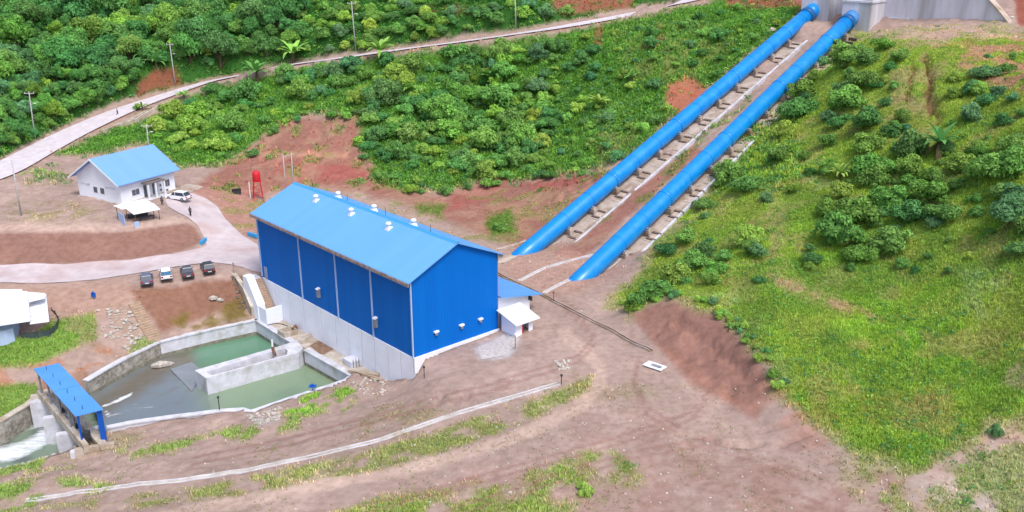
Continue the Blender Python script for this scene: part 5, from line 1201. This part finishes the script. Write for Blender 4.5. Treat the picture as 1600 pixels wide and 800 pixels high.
# right-hand hill: bushes one by one
BL=[(1282,96,13,'b','dark bush overlapping the lower right pipe near its upper end'),(1255,144,19,'m',''),(1244,174,21,'m',''),(1322,158,22,'m',''),(1330,84,20,'m',''),(1352,92,18,'m',''),(1315,140,13,'d',''),(1311,96,15,'m',''),(1349,128,17,'m',''),(1366,132,10,'d',''),(1390,105,10,'d',''),(1405,90,13,'m',''),(1352,192,19,'d',''),(1390,203,14,'d',''),(1360,226,21,'m',''),(1416,233,23,'d',''),(1349,260,23,'m',''),(1379,263,20,'m',''),(1217,246,15,'m',''),(1139,272,21,'l',''),(1169,287,18,'m',''),(1536,114,15,'b',''),(1559,143,12,'b',''),(1540,158,12,'b',''),(1514,181,15,'b',''),(1517,140,13,'b',''),(1525,237,11,'m',''),(1581,226,17,'m',''),(1544,264,27,'m',''),(1585,260,25,'m',''),
(1100,319,13,'m',''),(1040,389,14,'d',''),(1072,373,15,'l',''),(1084,410,20,'m',''),(1052,430,22,'l',''),(1120,421,15,'m',''),(1022,454,20,'m',''),(1168,373,17,'l',''),(1172,390,13,'m',''),(1332,330,29,'m',''),(1308,366,27,'m',''),(1340,398,19,'m',''),(1392,378,25,'m',''),(1272,405,13,'d',''),(1408,413,9,'m',''),(1424,333,21,'d',''),(1384,313,25,'m',''),(1452,301,23,'m',''),(1496,289,12,'m',''),(1528,233,11,'m',''),(1576,333,27,'b',''),(1588,306,19,'b',''),(1588,393,13,'d',''),(1312,301,15,'l',''),(1368,282,19,'m',''),(1215,603,12,'l','bright green bush at the lower tip of the brown cut bank'),(915,762,15,'l','lone bright bush in the dirt at the bottom centre'),(1556,672,14,'b','isolated blue-green bush low in the grass at the right'),(1000,470,16,'m',''),(985,478,12,'l',''),(1290,330,16,'m',''),(1475,330,20,'m',''),(1300,75,16,'m',''),(1380,70,12,'l',''),(1225,205,14,'l',''),(1420,265,20,'m',''),(1460,275,15,'m',''),(1500,255,18,'m',''),(1480,230,12,'d',''),(1270,120,10,'m',''),
(1098,395,14,'d',''),(1110,438,12,'l',''),(1560,300,16,'m',''),(1600,350,18,'m',''),(574,228,13,'d','conical dark bush at the left edge of the red cut terraces'),(494,309,9,'m','small bush on the red cut just behind the powerhouse ridge'),(780,352,13,'m','pair-leafed low bush on the reddish slope left of the pipe end'),(215,168,5,'m','')]
un=[b for b in BL if not b[4]]
HB=1.65
for (b,i,j) in rows(un,10):
    px,py,rp,k,_=b; p,t_=G1(px,py+rp*.55); c=leafcol(k,1.0); where='the right-hand hill' if px>940 else 'the bank'
    plant('bush',p,rp*t_*HB,c,f'{tone(c)} {"large " if rp>19 else "small " if rp<12 else ""}bush, {ORD[j]} from left, {ORD[i]} row on {where}','bushes on the grassy hill right of the pipes')
for b in BL:
    if b[4]: px,py,rp,k,lab=b; p,t_=G1(px,py+rp*.55); plant('bush',p,rp*t_*1.25,leafcol(k),lab,None)
sp3=[(1300,70),(1470,80),(1600,90),(1600,420),(1450,430),(1290,420),(1120,460),(1020,470),(1050,370),(1120,270),(1200,200)]
def dens3(x,y):
    if inpoly(x,y,[(1400,75),(1480,75),(1470,190),(1440,200),(1400,180)]): return None
    if inpoly(x,y,[(1290,260),(1420,200),(1600,230),(1600,360),(1420,360),(1300,400)]): return 19
    if inpoly(x,y,[(1285,95),(1400,80),(1410,200),(1300,220),(1200,200)]): return 18
    return 36
for (q,i,j) in rows(spread(sp3,112,dens3),12):
    p,t_=G1(*q); r=t_*random.choice((9,11,13,16,19)); c=leafcol(random.choice('mmmldb'),1.05); plant('bush',p,r,c,f'low {tone(c)} bush, {ORD[j]} from left, {ORD[i]} row of low right-hill bushes','low bushes scattered over the right hill')
e2=[(380,243),(450,180),(520,172),(575,176),(566,225),(600,262),(650,286),(700,296),(790,272),(930,256),(935,270),(860,284),(790,290),(700,312),(640,304),(590,282),(556,236),(560,190),(450,192),(392,248)]
for (q,i,j) in rows(spread(e2,38,lambda x,y:11),14):
    p,t_=G1(*q); r=t_*random.uniform(7,13); c=leafcol(random.choice('lmmd')); plant('shrub',p,r,c,f'{tone(c)} shrub, {ORD[j]} from left, {ORD[i]} row on the rim of the red cut','shrubs spilling over the rim of the red cut')
edge=[(966,476),(1050,450),(1130,476),(1185,530),(1240,620),(1212,606),(1160,530),(1110,490),(1050,467),(990,486)]
for (q,i,j) in rows(spread(edge,34,lambda x,y:9),12):
    p,t_=G1(*q); r=t_*random.uniform(7,14); c=leafcol(random.choice('llmb')); plant('bush',p,r,c,f'{tone(c)} bush, {ORD[j]} from left, {ORD[i]} row along the brown cut edge','bushes overhanging the brown cut bank')
# banana plants and palms with long arching leaves
def leafblade(ln,w,droop):
    V=[];F=[];n=6
    for i in range(n+1):
        s_=i/n; x=ln*s_*(1-.18*s_*droop); z=ln*(.75*s_-droop*.75*s_*s_); ww=w*math.sin(PI*min(1,.12+.88*s_))**.7*.5
        V+=[(x,-ww,z+ww*.3),(x,0,z),(x,ww,z+ww*.3)]
    for i in range(n):
        a=i*3; F+=[(a,a+1,a+4,a+3),(a+1,a+2,a+5,a+4)]
    me=npmesh('~leaf',np.array(V),np.array(F),None,None,False,np.tile(np.array([1.,1,1]),(len(V),1))*np.random.RandomState(int(ln*100)).uniform(.85,1.1)); me.materials.append(M_leaf); return me
LB=[leafblade(1.0,.24,.5),leafblade(.95,.22,.8),leafblade(1.05,.2,1.05)]
BN=[(459,82,24,'banana plant on the road edge with wide arching pale leaves','l'),(595,78,24,'tall yellow-green banana plant just below the road','l'),(402,112,24,'palm-like plant with spiky leaves overlapping the road','m'),(223,166,11,'small banana plant at the road edge above the white house','l'),(288,148,14,'small palm on the bare verge just below the road bend','l'),
    (768,120,22,'banana clump in the scrub above the largest slope tree','m'),(637,138,16,'dry banana plant left of the largest slope tree','l'),(935,160,18,'pale banana plant on the slope left of the pipes','l'),(845,70,12,'small banana plant just below the upper road','l'),(1465,220,32,'large ragged banana palm with hanging brown leaves on the right hill','d'),(1312,268,18,'pale feathery tree between dark bushes on the right hill','l'),
    (15,105,20,'palm crown at the left edge of the forest','l'),(200,62,22,'palm crown high in the forest, left centre','m'),(245,95,18,'palm above the red roadside cut','m'),(175,112,16,'yellowish palm in front of dark forest trees','l'),(225,85,18,'broad palm right of the darkest forest tree','m'),(985,120,14,'small palm in open grass left of the pipes','m')]
for px,py,rp,lab,k in BN:
    p,t_=G1(px,py+rp*.7); r=rp*t_*1.3; t=thing('banana_plant',(p[0],p[1],p[2]-.1),random.random()*6,lab,'banana plant'); t.scale=(r,r,r)
    mb=MB().tube([(0,0,-.2),(.02,0,.55)],[.09,.06],7); st=mb.build('stem',M_bark,t); c=leafcol(k)
    n=19 if rp>15 else 11
    for i in range(n):
        o=obj('leaf',LB[i%3],t); o.location=(0,0,.5); o.rotation_euler=(random.uniform(-.15,.15),random.uniform(-.55,.3),i*2.4+random.uniform(-.2,.2)); cc=c if i%5 else tuple(v*1.25 for v in c); o.color=(*cc,1)
        if px==1465 and i%3==2: o.color=(.28,.2,.12,1); o.rotation_euler[1]=1.2

# ---------------------------------------------------------------- grass and ground cover (nobody could count it)
gcell=np.zeros(fx.size); dx_=np.gradient(gx);dy_=np.gradient(gy); area=(dy_[:,None]*dx_[None,:]).ravel()
uu,vv,dd=proj(fx,fy,Z); vis=((uu>-60)&(uu<1660)&(vv>-30)&(vv<830))+.35*((uu>-400)&(uu<2100)&(vv>-30)&(vv<1050)&(dd>20))
slope_px=(vv<300)&(uu<1250)
wgt=area*np.clip(grass,0,1)**1.3*vis/(dd**2)
def sample(w,n):
    cdf=np.cumsum(w);cdf/=cdf[-1]; i=np.searchsorted(cdf,RS.rand(n)); i=np.clip(i,0,len(w)-1)
    row,col_=i//len(gx),i%len(gx); x=gx[col_]+RS.uniform(-.5,.5,n)*dx_[col_]; y=gy[row]+RS.uniform(-.5,.5,n)*dy_[row]; return x,y,grid_z(Z,x,y),i
def tufts(name,n,w,hlo,hhi,wd,nb,label,cat,bright=1.,base=None):
    x,y,z,i=sample(w,n); c=(C[i] if base is None else np.tile(base,(n,1)))*RS.uniform(.75,1.3,(n,1))*np.stack([RS.uniform(.9,1.15,n),np.ones(n),RS.uniform(.8,1.1,n)],1)*bright
    patch=fbm(x*.35,y*.35,3,7)[:,None]; c=c*(.7+.6*patch)
    hh=RS.uniform(hlo,hhi,n)*(.6+.8*patch[:,0]); V=[];CC_=[]
    for k in range(nb):
        a=RS.rand(n)*6.28; l=RS.uniform(.15,.6,n)*hh; bx=x+RS.uniform(-.18,.18,n);by=y+RS.uniform(-.18,.18,n); ww=wd*RS.uniform(.6,1.3,n)
        V.append(np.stack([np.stack([bx-np.sin(a)*ww,by+np.cos(a)*ww,z-.05],1),np.stack([bx+np.sin(a)*ww,by-np.cos(a)*ww,z-.05],1),np.stack([bx+np.cos(a)*l,by+np.sin(a)*l,z+hh*RS.uniform(.7,1.1,n)],1)],1))
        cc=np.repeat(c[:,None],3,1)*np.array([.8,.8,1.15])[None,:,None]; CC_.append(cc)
    V=np.concatenate(V).reshape(-1,3); F=np.arange(len(V)).reshape(-1,3); o=npmesh(name,V,F,M_blade,None,False,np.concatenate(CC_).reshape(-1,3)); return tag(o,label,cat,kind='stuff')
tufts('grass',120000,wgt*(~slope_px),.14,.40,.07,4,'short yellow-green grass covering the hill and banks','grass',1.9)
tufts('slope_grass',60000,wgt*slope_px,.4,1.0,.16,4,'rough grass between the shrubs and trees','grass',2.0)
sp_w=area*vis/(dd**2)*(vv>560)*(uu<1500)*np.clip(1-grass,0,1)*(Z>-7.4)*(~(inb|inr|int_|iny))*smooth(.45,.7,fbm(fx*.22,fy*.22,4,19))*(vv>600)
tufts('weed_sprigs',3500,sp_w,.08,.22,.05,3,'sparse weeds dotted over the bare dirt','weeds',1.,L(140,156,92))
def clumps(name,n,w,rlo,rhi,nq,label):
    x,y,z,i=sample(w,n); rs=RS; cen=[];nr=[];sz=[];col=[]
    base=np.array([L(*b,1.1) for b in ((84,140,68),(118,170,76),(150,194,86),(102,154,96))])[rs.randint(0,4,n)]
    R_=rs.uniform(rlo,rhi,n)
    for k in range(nq):
        d=rs.normal(size=(n,3)); d/=np.linalg.norm(d,axis=1)[:,None]; d[:,2]=np.abs(d[:,2]); cen.append(np.stack([x,y,z],1)+d*R_[:,None]*np.array([1,1,.8])*rs.uniform(.7,1.1,(n,1))); nn=d+rs.normal(size=(n,3))*.5; nr.append(nn/np.linalg.norm(nn,axis=1)[:,None]); sz.append(R_*rs.uniform(.2,.36,n)); col.append(base*rs.uniform(.75,1.25,(n,1)))
    V,F=quads(np.concatenate(cen),np.concatenate(nr),np.concatenate(sz),rs); o=npmesh(name,V,F,M_leaf,None,False,np.repeat(np.concatenate(col),4,0)); o.color=(1,1,1,1); return tag(o,label,'undergrowth',kind='stuff')
clumps('undergrowth',14000,wgt*slope_px,.35,1.0,16,'tangled low undergrowth filling the wooded slopes')
clumps('hill_weeds',3500,wgt*(~slope_px)*(uu>950)*smooth(.42,.6,fbm(fx*.2,fy*.2,3,44)),.2,.55,12,'low leafy weeds among the grass of the right hill')
clumps('bank_weeds',600,wgt*(uu<950)*(vv>480),.15,.35,8,'low leafy weeds on the grassy banks by the water')
print('kinds',{k:sum(o.name.split('.')[0]==k for o in bpy.data.objects) for k in ('tree','shrub','bush')})
print('objects',len(bpy.data.objects))
